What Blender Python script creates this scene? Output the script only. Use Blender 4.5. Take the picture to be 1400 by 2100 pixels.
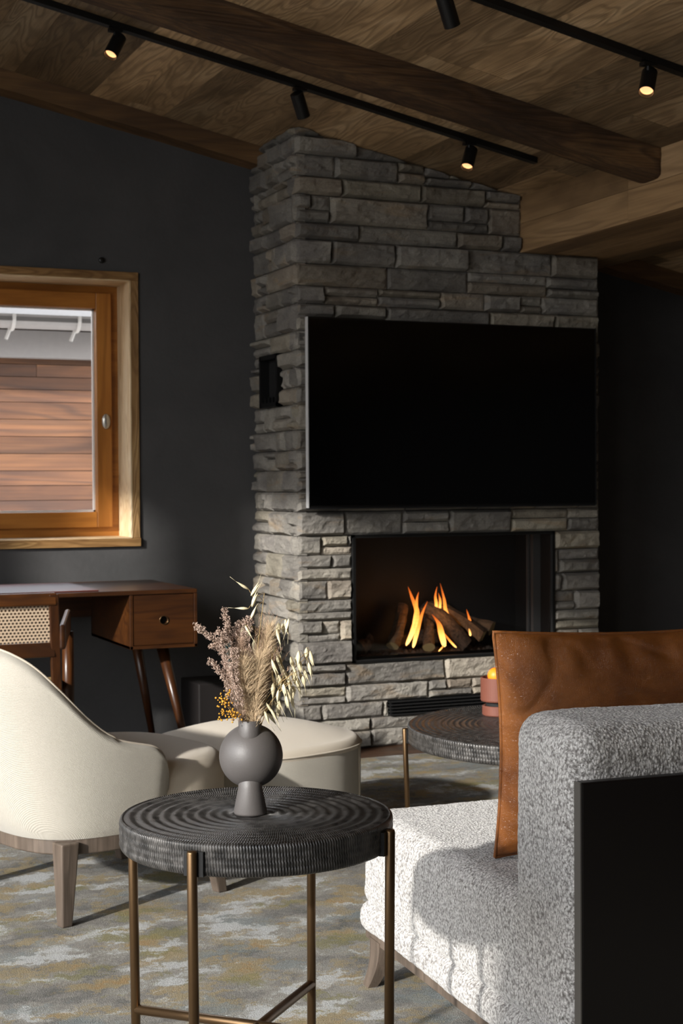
import bpy, bmesh, math, random
from mathutils import Vector, Matrix, noise
from math import pi, sin, cos, sqrt, radians

S = bpy.context.scene
COL = S.collection
for o in list(bpy.data.objects):
    bpy.data.objects.remove(o)

# ------------------------------------------------------------------ camera
F_PX, HOR_Y, ROLL, YAW, CAM_H = 3114.7, 991.6, 0.00584, radians(23.342), 1.1701
pitch = math.atan((1050 - HOR_Y) / F_PX)
fw = Vector((sin(YAW) * cos(pitch), cos(YAW) * cos(pitch), -sin(pitch)))
up = Vector((sin(YAW) * sin(pitch), cos(YAW) * sin(pitch), cos(pitch)))
rt = Vector((cos(YAW), -sin(YAW), 0))
R_ = rt * cos(ROLL) - up * sin(ROLL)
U_ = rt * sin(ROLL) + up * cos(ROLL)
cd = bpy.data.cameras.new('camera')
cam = bpy.data.objects.new('camera', cd)
COL.objects.link(cam)
mw = Matrix((R_, U_, -fw)).transposed().to_4x4()
mw.translation = Vector((0, 0, CAM_H))
cam.matrix_world = mw
cd.sensor_fit = 'VERTICAL'
cd.sensor_height = 36
cd.lens = F_PX / 2100 * 36
cd.clip_start = 0.05
cd.dof.use_dof = True
cd.dof.focus_distance = 2.6
cd.dof.aperture_fstop = 14.0
S.camera = cam

# ------------------------------------------------------------------ light
S.view_settings.view_transform = 'Standard'
S.view_settings.look = 'None'
S.view_settings.gamma = 1
S.view_settings.use_curve_mapping = False
S.view_settings.exposure = 0.18
SUN_AZ, SUN_EL, SUN_E = radians(31.1), radians(21), 6.0
SKY_E = 8.5
w = bpy.data.worlds.new('sky')
S.world = w
w.use_nodes = True
nt = w.node_tree
nt.nodes.clear()
wo = nt.nodes.new('ShaderNodeOutputWorld')
bg = nt.nodes.new('ShaderNodeBackground')
tc = nt.nodes.new('ShaderNodeTexCoord')
sx = nt.nodes.new('ShaderNodeSeparateXYZ')
mr = nt.nodes.new('ShaderNodeMapRange')
mr.inputs[1].default_value = -1
mr.inputs[2].default_value = 1
rp = nt.nodes.new('ShaderNodeValToRGB')
e = rp.color_ramp.elements
e[0].position = 0.0; e[0].color = (.19, .185, .18, 1)
e[1].position = 1.0; e[1].color = (.36, .47, .68, 1)
q = rp.color_ramp.elements.new(.50); q.color = (.21, .21, .21, 1)
q = rp.color_ramp.elements.new(.565); q.color = (.66, .67, .69, 1)
q = rp.color_ramp.elements.new(.59); q.color = (.95, .94, .92, 1)
q = rp.color_ramp.elements.new(.72); q.color = (.66, .70, .76, 1)
nt.links.new(tc.outputs['Generated'], sx.inputs[0])
nt.links.new(sx.outputs[2], mr.inputs[0])
nt.links.new(mr.outputs[0], rp.inputs[0])
nt.links.new(rp.outputs[0], bg.inputs[0])
bg.inputs[1].default_value = SKY_E
nt.links.new(bg.outputs[0], wo.inputs[0])

sd = bpy.data.lights.new('sun', 'SUN')
sd.energy = SUN_E
sd.angle = radians(1.6)
sd.color = (1.0, .965, .91)
sun = bpy.data.objects.new('sun', sd)
COL.objects.link(sun)
sun.location = (-8, -3, 6)
sdir = Vector((cos(SUN_AZ) * cos(SUN_EL), sin(SUN_AZ) * cos(SUN_EL), -sin(SUN_EL)))
sun.rotation_euler = sdir.to_track_quat('-Z', 'Y').to_euler()

XL, XR, YF, YB = -2.6, 6.2, -2.2, 6.642      # room: left, right, behind camera, back wall
LEFT_OPEN = [(3.83, 4.24, .1, 3.12), (.05, 3.58, .1, 3.38), (-2.0, -.75, .1, 3.38)]
BACK_OPEN = (.62, 1.838, .931, 2.084)


def portal(name, loc, rot, sx_, sy_):
    d = bpy.data.lights.new(name, 'AREA')
    d.shape = 'RECTANGLE'
    d.size, d.size_y = sx_, sy_
    d.cycles.is_portal = True
    o = bpy.data.objects.new(name, d)
    COL.objects.link(o)
    o.location = loc
    o.rotation_euler = rot


for k, (a, b, c0, c1) in enumerate(LEFT_OPEN):
    portal('daylight_portal', (XL - .13, (a + b) / 2, (c0 + c1) / 2), (pi / 2, 0, -pi / 2), b - a, c1 - c0)
portal('daylight_portal', ((BACK_OPEN[0] + BACK_OPEN[1]) / 2, 7.0, 1.5), (-pi / 2, 0, 0), 1.25, 1.2)


# ------------------------------------------------------------------ helpers
def roof(x):
    return 2.708 - .2 * (x - 2.434)


def tag(o, label=None, cat=None, group=None, kind=None):
    if label: o['label'] = label
    if cat: o['category'] = cat
    if group: o['group'] = group
    if kind: o['kind'] = kind
    return o


def empty(name, loc=(0, 0, 0), rz=0, label=None, cat=None, group=None, kind=None):
    o = bpy.data.objects.new(name, None)
    COL.objects.link(o)
    o.location = loc
    o.rotation_euler = (0, 0, rz)
    o.empty_display_size = .05
    return tag(o, label, cat, group, kind)


def copy_tree(o, parent=None):
    c = o.copy()
    COL.objects.link(c)
    if parent:
        c.parent = parent
    for ch in [x for x in bpy.data.objects if x.parent == o]:
        copy_tree(ch, c)
    return c


class MB:
    def __init__(s):
        s.v = []; s.f = []; s.c = []; s.cur = (1, 0, 0)

    def face(s, idx):
        s.f.append(tuple(idx)); s.c.append(s.cur)

    def box(s, x0, x1, y0, y1, z0, z1, fn=None):
        b = len(s.v)
        P = [(x, y, z) for z in (z0, z1) for y in (y0, y1) for x in (x0, x1)]
        if fn: P = [fn(p) for p in P]
        s.v += [tuple(p) for p in P]
        for q in ((0, 2, 3, 1), (4, 5, 7, 6), (0, 1, 5, 4), (2, 6, 7, 3), (1, 3, 7, 5), (0, 4, 6, 2)):
            s.face([b + i for i in q])
        return s

    def quad(s, *pts):
        b = len(s.v); s.v += [tuple(p) for p in pts]
        s.face(range(b, b + len(pts)))

    def tube(s, pts, rad, n=10, cap=True, sq=False):
        pts = [Vector(p) for p in pts]
        if not hasattr(rad, '__len__'): rad = [rad] * len(pts)
        b = len(s.v)
        t0 = (pts[1] - pts[0]).normalized()
        ref = Vector((0, 0, 1)) if abs(t0.z) < .9 else Vector((0, 1, 0))
        nx = t0.cross(ref).normalized()
        for i, p in enumerate(pts):
            if i == 0: t = t0
            elif i == len(pts) - 1: t = (pts[-1] - pts[-2]).normalized()
            else: t = (pts[i + 1] - pts[i - 1]).normalized()
            nx = (nx - t * nx.dot(t)).normalized()
            ny = t.cross(nx)
            for k in range(n):
                a = 2 * pi * (k + .5) / n
                s.v.append(tuple(p + (nx * cos(a) + ny * sin(a)) * rad[i]))
        for i in range(len(pts) - 1):
            for k in range(n):
                k2 = (k + 1) % n
                s.face((b + i * n + k, b + i * n + k2, b + (i + 1) * n + k2, b + (i + 1) * n + k))
        if cap:
            s.face([b + k for k in range(n)][::-1])
            s.face([b + (len(pts) - 1) * n + k for k in range(n)])
        return s

    def lathe(s, prof, n=48, cx=0, cy=0, cap=False, mat=None):
        b = len(s.v)
        for r, z in prof:
            for k in range(n):
                a = 2 * pi * k / n
                p = Vector((cx + r * cos(a), cy + r * sin(a), z))
                if mat: p = mat @ p
                s.v.append(tuple(p))
        for i in range(len(prof) - 1):
            for k in range(n):
                k2 = (k + 1) % n
                s.face((b + i * n + k, b + i * n + k2, b + (i + 1) * n + k2, b + (i + 1) * n + k))
        if cap:
            s.face([b + k for k in range(n)][::-1])
            s.face([b + (len(prof) - 1) * n + k for k in range(n)])
        return s

    def rbox(s, x0, x1, y0, y1, z0, z1, r, res=.02, fn=None, M=None):
        """box with rounded edges, gridded; fn(point, normal) displaces"""
        c = Vector(((x0 + x1) / 2, (y0 + y1) / 2, (z0 + z1) / 2))
        h = Vector(((x1 - x0) / 2, (y1 - y0) / 2, (z1 - z0) / 2))
        b = len(s.v)
        idx = {}

        def coords(hh):
            inner = max(hh - r, 0)
            n1 = max(1, int(round(2 * inner / res)))
            n2 = max(2, int(round(r * 1.57 / res / 2)))
            L = []
            for i in range(n2): L.append(-hh + r * (1 - math.tan((1 - i / n2) * pi / 4)) if False else -hh + r * (1 - math.tan(pi / 4 * (n2 - i) / n2)))
            for i in range(n1 + 1): L.append(-inner + 2 * inner * i / n1)
            for i in range(n2): L.append(hh - r * (1 - math.tan(pi / 4 * (i + 1) / n2)))
            return L
        C3 = [coords(h[i]) for i in range(3)]

        def vid(p):
            k = (round(p[0], 6), round(p[1], 6), round(p[2], 6))
            if k in idx: return idx[k]
            P = Vector(p)
            inn = Vector([max(-(h[i] - r), min(h[i] - r, P[i])) for i in range(3)])
            d = P - inn
            nrm = d.normalized() if d.length > 1e-9 else Vector((0, 0, 1))
            Q = inn + nrm * r + c
            if fn: Q = fn(Q, nrm)
            if M: Q = M @ Q
            idx[k] = len(s.v); s.v.append(tuple(Q))
            return idx[k]
        for ax in range(3):
            a1, a2 = (ax + 1) % 3, (ax + 2) % 3
            for sg in (-1, 1):
                A, B = C3[a1], C3[a2]
                for i in range(len(A) - 1):
                    for j in range(len(B) - 1):
                        ids = []
                        for (u, v) in ((A[i], B[j]), (A[i + 1], B[j]), (A[i + 1], B[j + 1]), (A[i], B[j + 1])):
                            p = [0, 0, 0]; p[ax] = sg * h[ax]; p[a1] = u; p[a2] = v
                            ids.append(vid(p))
                        if len(set(ids)) < 3: continue
                        s.face(ids if sg > 0 else ids[::-1])
        return s

    def build(s, name, mat, parent=None, smooth=False, bevel=0, clips=None, weld=False):
        me = bpy.data.meshes.new(name)
        me.from_pydata(s.v, [], s.f)
        at = me.color_attributes.new('tint', 'FLOAT_COLOR', 'CORNER')
        arr = []
        for f, c in zip(s.f, s.c):
            arr += [c[0], c[1], c[2], 1.0] * len(f)
        at.data.foreach_set('color', arr)
        if clips or weld:
            bm = bmesh.new(); bm.from_mesh(me)
            if weld: bmesh.ops.remove_doubles(bm, verts=bm.verts, dist=1e-5)
            for co, no in (clips or []):
                bmesh.ops.bisect_plane(bm, geom=list(bm.verts) + list(bm.edges) + list(bm.faces), dist=1e-6,
                                       plane_co=co, plane_no=no, clear_outer=True)
            bm.to_mesh(me); bm.free()
        if smooth:
            me.polygons.foreach_set('use_smooth', [True] * len(me.polygons))
        me.materials.append(mat)
        me.update()
        o = bpy.data.objects.new(name, me)
        COL.objects.link(o)
        if parent: o.parent = parent
        if bevel:
            m = o.modifiers.new('bevel', 'BEVEL')
            m.width = bevel; m.segments = 2; m.limit_method = 'ANGLE'; m.angle_limit = radians(40)
        return o


def struct(o):
    o['kind'] = 'structure'
    return o


# ------------------------------------------------------------------ materials
def lin(h):
    h = h.lstrip('#')
    r = []
    for i in (0, 2, 4):
        c = int(h[i:i + 2], 16) / 255
        r.append(c / 12.92 if c <= .04045 else ((c + .055) / 1.055) ** 2.4)
    return (*r, 1)


class N:
    """small node helper"""
    def __init__(s, name, rough=.5, metal=0, spec=.5):
        s.m = bpy.data.materials.new(name); s.m.use_nodes = True
        s.t = s.m.node_tree; s.t.nodes.clear()
        s.out = s.new('ShaderNodeOutputMaterial')
        s.b = s.new('ShaderNodeBsdfPrincipled')
        s.b.inputs['Roughness'].default_value = rough
        s.b.inputs['Metallic'].default_value = metal
        s.b.inputs['Specular IOR Level'].default_value = spec
        s.t.links.new(s.b.outputs[0], s.out.inputs[0])
        s.tc = s.new('ShaderNodeTexCoord')
        s.P = s.tc.outputs['Object']

    def new(s, t): return s.t.nodes.new(t)
    def ln(s, a, b): s.t.links.new(a, b)

    def val(s, sock, v):
        if hasattr(v, 'is_linked'): s.ln(v, sock)
        else: sock.default_value = v

    def mapping(s, src, scale=(1, 1, 1), loc=(0, 0, 0), rot=(0, 0, 0)):
        n = s.new('ShaderNodeMapping')
        s.ln(src, n.inputs[0])
        n.inputs['Scale'].default_value = scale
        n.inputs['Location'].default_value = loc
        n.inputs['Rotation'].default_value = rot
        return n.outputs[0]

    def noise(s, src, scale=5, detail=3, rough=.55, dist=0, col=False):
        n = s.new('ShaderNodeTexNoise')
        s.ln(src, n.inputs['Vector'])
        n.inputs['Scale'].default_value = scale
        n.inputs['Detail'].default_value = detail
        n.inputs['Roughness'].default_value = rough
        n.inputs['Distortion'].default_value = dist
        return n.outputs[1 if col else 0]

    def voro(s, src, scale=5, feat='F1', out=0):
        n = s.new('ShaderNodeTexVoronoi'); n.feature = feat
        s.ln(src, n.inputs['Vector']); n.inputs['Scale'].default_value = scale
        return n.outputs[out]

    def ramp(s, fac, *stops):
        n = s.new('ShaderNodeValToRGB'); s.ln(fac, n.inputs[0])
        el = n.color_ramp.elements
        for i, (p, c) in enumerate(stops):
            if i > 1: x = el.new(p)
            else: x = el[i]; x.position = p
            x.color = c if len(c) == 4 else (*c, 1)
        return n.outputs[0]

    def gray(s, fac, p0, v0, p1, v1):
        n = s.new('ShaderNodeMapRange'); s.ln(fac, n.inputs[0])
        for i, v in zip((1, 2, 3, 4), (p0, p1, v0, v1)): n.inputs[i].default_value = v
        return n.outputs[0]

    def math(s, op, a, b=0, c=0):
        n = s.new('ShaderNodeMath'); n.operation = op
        s.val(n.inputs[0], a); s.val(n.inputs[1], b); s.val(n.inputs[2], c)
        return n.outputs[0]

    def vmath(s, op, a, b):
        n = s.new('ShaderNodeVectorMath'); n.operation = op
        s.val(n.inputs[0], a); s.val(n.inputs[1], b)
        return n.outputs[0]

    def mix(s, fac, a, b, mode='MIX'):
        n = s.new('ShaderNodeMix'); n.data_type = 'RGBA'; n.blend_type = mode
        s.val(n.inputs[0], fac); s.val(n.inputs[6], a); s.val(n.inputs[7], b)
        return n.outputs[2]

    def color(s, c): s.val(s.b.inputs['Base Color'], c)

    def bump(s, h, dist=.002, strength=1.0):
        n = s.new('ShaderNodeBump'); s.ln(h, n.inputs['Height'])
        n.inputs['Distance'].default_value = dist; n.inputs['Strength'].default_value = strength
        s.ln(n.outputs[0], s.b.inputs['Normal'])

    def attr(s, comp=None):
        n = s.new('ShaderNodeAttribute'); n.attribute_name = 'tint'
        if comp is None: return n.outputs['Color']
        q = s.new('ShaderNodeSeparateColor'); s.ln(n.outputs['Color'], q.inputs[0])
        return q.outputs[comp]


def plain(name, col, rough=.5, metal=0, spec=.5, bump=None):
    n = N(name, rough, metal, spec)
    k = n.noise(n.P, 30, 3)
    c = lin(col)
    d = tuple(x * .82 for x in c[:3]) + (1,)
    n.color(n.mix(k, c, d))
    if bump: n.bump(n.noise(n.P, bump[0], 3), bump[1])
    return n.m


def wood(name, dark, mid, light, axis=1, k=1.0, rings=34, rough=.5, attr=False, bump=.0012, fib=.35, spec=.4, knots=True):
    n = N(name, rough, 0, spec)
    P = n.P
    if attr:
        sc = n.new('ShaderNodeAttribute'); sc.attribute_name = 'tint'
        off = n.vmath('MULTIPLY', sc.outputs['Color'], (0, 37.0, 53.0))
        P = n.vmath('ADD', P, off)
        # also shift across
        sp = n.new('ShaderNodeSeparateXYZ'); n.ln(off, sp.inputs[0])
        cb = n.new('ShaderNodeCombineXYZ'); n.ln(sp.outputs[2], cb.inputs[0])
        P = n.vmath('ADD', P, cb.outputs[0])
    a = [k * 5.5] * 3; a[axis] = k * .75
    b = [k * 130] * 3; b[axis] = k * 3.0
    c_ = [k * 3.2] * 3; c_[axis] = k * .9
    low = n.noise(n.mapping(P, a), 1, 2.2, .5, .35)
    ring = n.math('SINE', n.math('MULTIPLY', low, rings * 3.6))
    ring = n.gray(ring, -1, 0, 1, 1)
    fibre = n.noise(n.mapping(P, b), 1, 3, .6)
    blot = n.noise(n.mapping(P, c_), 1, 4, .6, .6)
    col = n.ramp(blot, (.28, lin(dark)), (.72, lin(light)), (.5, lin(mid)))
    col = n.mix(n.math('MULTIPLY', n.gray(ring, .45, 0, 1, 1), .5), col, lin(dark), 'MIX')
    col = n.mix(n.math('MULTIPLY', n.gray(fibre, .35, 1, .65, 0), fib), col, lin(dark))
    if knots:
        kn = n.voro(n.mapping(P, [k * (2.2 if i != axis else 1.1) for i in range(3)]), 1)
        km = n.gray(kn, .02, 1, .075, 0)
        km.node.clamp = True
        col = n.mix(n.math('MULTIPLY', km, .8), col, tuple(x * .35 for x in lin(dark)[:3]) + (1,))
    if attr:
        t = n.attr(0)
        mul = n.new('ShaderNodeCombineColor')
        for i in range(3): n.ln(t, mul.inputs[i])
        col = n.mix(1.0, col, mul.outputs[0], 'MULTIPLY')
    n.color(col)
    n.bump(n.math('ADD', n.math('MULTIPLY', ring, .5), fibre), bump)
    return n.m


def m_stone():
    n = N('ledge_stone', .82, 0, .35)
    sc = n.new('ShaderNodeAttribute'); sc.attribute_name = 'tint'
    off = n.vmath('MULTIPLY', sc.outputs['Color'], (31.0, 47.0, 59.0))
    P = n.vmath('ADD', n.P, off)
    big = n.noise(n.mapping(P, (5, 5, 9)), 1, 4, .6, .4)
    col = n.ramp(n.attr(1), (.0, lin('#6f6a66')), (.35, lin('#847f78')), (.55, lin('#6f6b66')), (.7, lin('#928c80')), (.86, lin('#877661')), (1, lin('#99907a')))
    col2 = n.ramp(big, (.3, lin('#5f5b58')), (.62, lin('#a39e93')), (.48, lin('#85817a')))
    col = n.mix(.5, col, col2)
    tan = n.noise(n.mapping(P, (3, 3, 14)), 1, 3, .6, .8)
    col = n.mix(n.math('MULTIPLY', n.gray(tan, .58, 0, .72, 1), .45), col, lin('#9a7f5c'))
    fine = n.noise(P, 160, 3, .7)
    col = n.mix(n.math('MULTIPLY', n.gray(fine, .35, 1, .6, 0), .3), col, lin('#4b4845'))
    t = n.attr(0)
    mul = n.new('ShaderNodeCombineColor')
    for i in range(3): n.ln(t, mul.inputs[i])
    n.color(n.mix(1.0, col, mul.outputs[0], 'MULTIPLY'))
    h = n.math('ADD', n.noise(n.mapping(P, (28, 28, 60)), 1, 5, .65, .5), n.math('MULTIPLY', n.noise(P, 180, 3, .7), .3))
    n.bump(h, .009, .9)
    return n.m


def m_boucle():
    n = N('boucle', .95, 0, .15)
    wob = n.vmath('ADD', n.P, n.vmath('MULTIPLY', n.noise(n.P, 90, 2, .5, 0, True), (.006, .006, .006)))
    v = n.voro(n.mapping(wob, (1, 1, .8)), 190)
    f = n.noise(n.P, 420, 3, .7)
    spk = n.noise(n.P, 230, 2, .6)
    big = n.noise(n.P, 60, 2, .5)
    col = n.ramp(v, (.12, lin('#d0cdc9')), (.9, lin('#6d6966')), (.55, lin('#aaa7a3')))
    col = n.mix(n.gray(spk, .5, 0, .64, .85), col, lin('#5b5652'))
    col = n.mix(n.gray(big, .55, 0, .75, .3), col, lin('#eceae6'))
    n.color(col)
    n.b.inputs['Sheen Weight'].default_value = .25
    h = n.math('ADD', n.math('MULTIPLY', v, -1.0), n.math('MULTIPLY', f, .35))
    n.bump(h, .003, .8)
    return n.m


def m_leather():
    n = N('tan_leather', .36, 0, .5)
    big = n.noise(n.P, 7, 4, .6, .5)
    col = n.ramp(big, (.3, lin('#5a3113')), (.7, lin('#8f5728')), (.5, lin('#77451a')))
    scuff = n.noise(n.mapping(n.P, (25, 25, 60)), 1, 4, .7)
    col = n.mix(n.gray(scuff, .62, 0, .8, .35), col, lin('#b98760'))
    n.color(col)
    n.ln(n.gray(big, .3, .26, .7, .42), n.b.inputs['Roughness'])
    g = n.voro(n.P, 420, 'DISTANCE_TO_EDGE')
    h = n.math('ADD', n.gray(g, 0, 0, .12, .25), n.math('MULTIPLY', n.noise(n.P, 38, 3, .5, .3), 1.0))
    n.bump(h, .0016, .8)
    return n.m


def m_fabric(name, c, c2, sc=520, b=.0007):
    n = N(name, .9, 0, .2)
    wv = n.new('ShaderNodeTexWave'); wv.inputs['Scale'].default_value = sc * .40
    wv.bands_direction = 'DIAGONAL'; wv.inputs['Distortion'].default_value = 2.5; wv.inputs['Detail'].default_value = 2
    wv.inputs['Detail Scale'].default_value = 3
    n.ln(n.P, wv.inputs[0])
    ns = n.noise(n.P, sc, 2, .6)
    n.color(n.mix(n.math('MULTIPLY', ns, .8), lin(c), lin(c2)))
    n.b.inputs['Sheen Weight'].default_value = .2
    n.bump(n.math('ADD', wv.outputs[1], n.math('MULTIPLY', ns, 1.2)), b, .8)
    return n.m


def m_hammered():
    n = N('hammered_black_metal', .42, .35, .5)
    P = n.P
    sp = n.new('ShaderNodeSeparateXYZ'); n.ln(P, sp.inputs[0])
    r = n.math('SQRT', n.math('ADD', n.math('POWER', sp.outputs[0], 2), n.math('POWER', sp.outputs[1], 2)))
    ang = n.math('ARCTAN2', sp.outputs[1], sp.outputs[0])
    row = n.math('FLOOR', n.math('MULTIPLY', r, 190))
    # short chisel strokes, staggered row by row
    st = n.math('SINE', n.math('ADD', n.math('MULTIPLY', ang, 190), n.math('MULTIPLY', row, 2.1)))
    rowz = n.math('FLOOR', n.math('MULTIPLY', sp.outputs[2], 130))
    st = n.math('SINE', n.math('ADD', n.math('MULTIPLY', ang, 300), n.math('ADD', n.math('MULTIPLY', row, 2.1), n.math('MULTIPLY', rowz, .8))))
    ns = n.noise(P, 60, 3, .6)
    n.color(n.ramp(n.math('ADD', n.math('MULTIPLY', st, .12), ns), (.35, lin('#2a2928')), (.75, lin('#5c5956'))))
    n.ln(n.gray(ns, .3, .27, .7, .48), n.b.inputs['Roughness'])
    n.bump(n.math('ADD', st, n.math('MULTIPLY', ns, 1.5)), .0007, .8)
    return n.m


def m_rug():
    n = N('rug_pile', .95, 0, .1)
    P = n.P
    wob = n.vmath('ADD', P, n.vmath('MULTIPLY', n.noise(P, 26, 4, .7, 0, True), (.13, .13, 0)))
    P2 = n.mapping(wob, (4.2, 7.0, 1), rot=(0, 0, radians(3)))
    a = n.noise(P2, 1, 8, .7, .2)
    b = n.noise(n.mapping(P2, (1.3, 1.3, 1), (7, 3, 0)), 1, 8, .72, .2)
    c = n.noise(n.mapping(P2, (.8, .8, 1), (17, 9, 0)), 1, 8, .7, .2)
    base = n.ramp(a, (.36, lin('#74736f')), (.62, lin('#bcbdbb')), (.45, lin('#918e89')), (.53, lin('#a9a59c')))
    base.node.color_ramp.interpolation = 'LINEAR'
    col = n.mix(n.gray(b, .51, 0, .55, .7), base, lin('#b3a077'))
    col = n.mix(n.gray(b, .59, 0, .64, .7), col, lin('#b59467'))
    col = n.mix(n.gray(c, .56, 0, .59, .65), col, lin('#928d5f'))
    col = n.mix(n.gray(c, .45, 0, .38, .75), col, lin('#929a9a'))
    col = n.mix(n.gray(a, .555, 0, .58, .85), col, lin('#d3d4d3'))
    f = n.noise(P, 260, 3, .75)
    col = n.mix(n.gray(f, .35, .45, .60, 0), col, lin('#35322f'))
    n.color(col)
    n.bump(n.math('ADD', n.noise(P, 330, 3, .7), n.math('MULTIPLY', a, .8)), .012, .9)
    return n.m


def m_wall():
    n = N('charcoal_plaster', .78, 0, .3)
    k = n.noise(n.P, 2.2, 5, .6, .5)
    n.color(n.ramp(k, (.3, lin('#3e3e3e')), (.7, lin('#4b4a4a'))))
    n.bump(n.noise(n.P, 26, 5, .6, .4), .004, .5)
    return n.m


def m_flame():
    n = N('flame')
    n.t.nodes.remove(n.b)
    em = n.new('ShaderNodeEmission'); tr = n.new('ShaderNodeBsdfTransparent'); mx = n.new('ShaderNodeMixShader')
    v = n.attr(0)
    col = n.ramp(v, (0.0, (1, .50, .14, 1)), (1.0, (.9, .13, .012, 1)), (.45, (1, .28, .04, 1)))
    n.ln(col, em.inputs[0])
    n.ln(n.gray(v, 0, 3.4, 1, 1.0), em.inputs[1])
    al = n.noise(n.mapping(n.P, (60, 60, 16)), 1, 2)
    op = n.math('MULTIPLY', n.gray(v, .25, .92, 1, .25), n.gray(al, .3, .55, .6, 1))
    n.ln(op, mx.inputs[0]); n.ln(tr.outputs[0], mx.inputs[1]); n.ln(em.outputs[0], mx.inputs[2])
    n.ln(mx.outputs[0], n.out.inputs[0])
    return n.m


def emit(name, col, e):
    n = N(name); n.b.inputs['Base Color'].default_value = lin(col)
    n.b.inputs['Emission Color'].default_value = lin(col); n.b.inputs['Emission Strength'].default_value = e
    return n.m


def m_glass():
    n = N('window_glass'); n.t.nodes.remove(n.b)
    tr = n.new('ShaderNodeBsdfTransparent'); gl = n.new('ShaderNodeBsdfGlossy'); mx = n.new('ShaderNodeMixShader')
    fr = n.new('ShaderNodeFresnel'); fr.inputs[0].default_value = 1.45
    gl.inputs['Roughness'].default_value = 0.02
    n.ln(n.math('MULTIPLY', fr.outputs[0], .8), mx.inputs[0]); n.ln(tr.outputs[0], mx.inputs[1]); n.ln(gl.outputs[0], mx.inputs[2])
    n.ln(mx.outputs[0], n.out.inputs[0])
    return n.m


def m_cane():
    n = N('woven_cane', .6)
    sp = n.new('ShaderNodeSeparateXYZ'); n.ln(n.P, sp.inputs[0])
    u = n.math('MULTIPLY', sp.outputs[0], 78)
    v = n.math('MULTIPLY', sp.outputs[2], 90)
    off = n.math('MULTIPLY', n.math('MODULO', n.math('FLOOR', v), 2), .5)
    du = n.math('SUBTRACT', n.math('FRACT', n.math('ADD', n.math('ADD', u, off), 100)), .5)
    dv = n.math('SUBTRACT', n.math('FRACT', n.math('ADD', v, 100)), .5)
    d = n.math('SQRT', n.math('ADD', n.math('POWER', du, 2), n.math('POWER', dv, 2)))
    hole = n.math('LESS_THAN', d, .27)
    n.color(n.mix(n.gray(d, .3, 0, .6, 1), lin('#8d7660'), lin('#cbb79d')))
    tr = n.new('ShaderNodeBsdfTransparent'); mx = n.new('ShaderNodeMixShader')
    n.ln(hole, mx.inputs[0]); n.ln(n.b.outputs[0], mx.inputs[1]); n.ln(tr.outputs[0], mx.inputs[2])
    n.ln(mx.outputs[0], n.out.inputs[0])
    n.bump(d, .001)
    return n.m


def m_bark():
    n = N('charred_bark', .85)
    k = n.noise(n.mapping(n.P, (60, 60, 60)), 1, 4, .7, .5)
    n.color(n.ramp(k, (.35, lin('#15120f')), (.7, lin('#4d4037'))))
    n.bump(k, .008)
    return n.m


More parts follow.
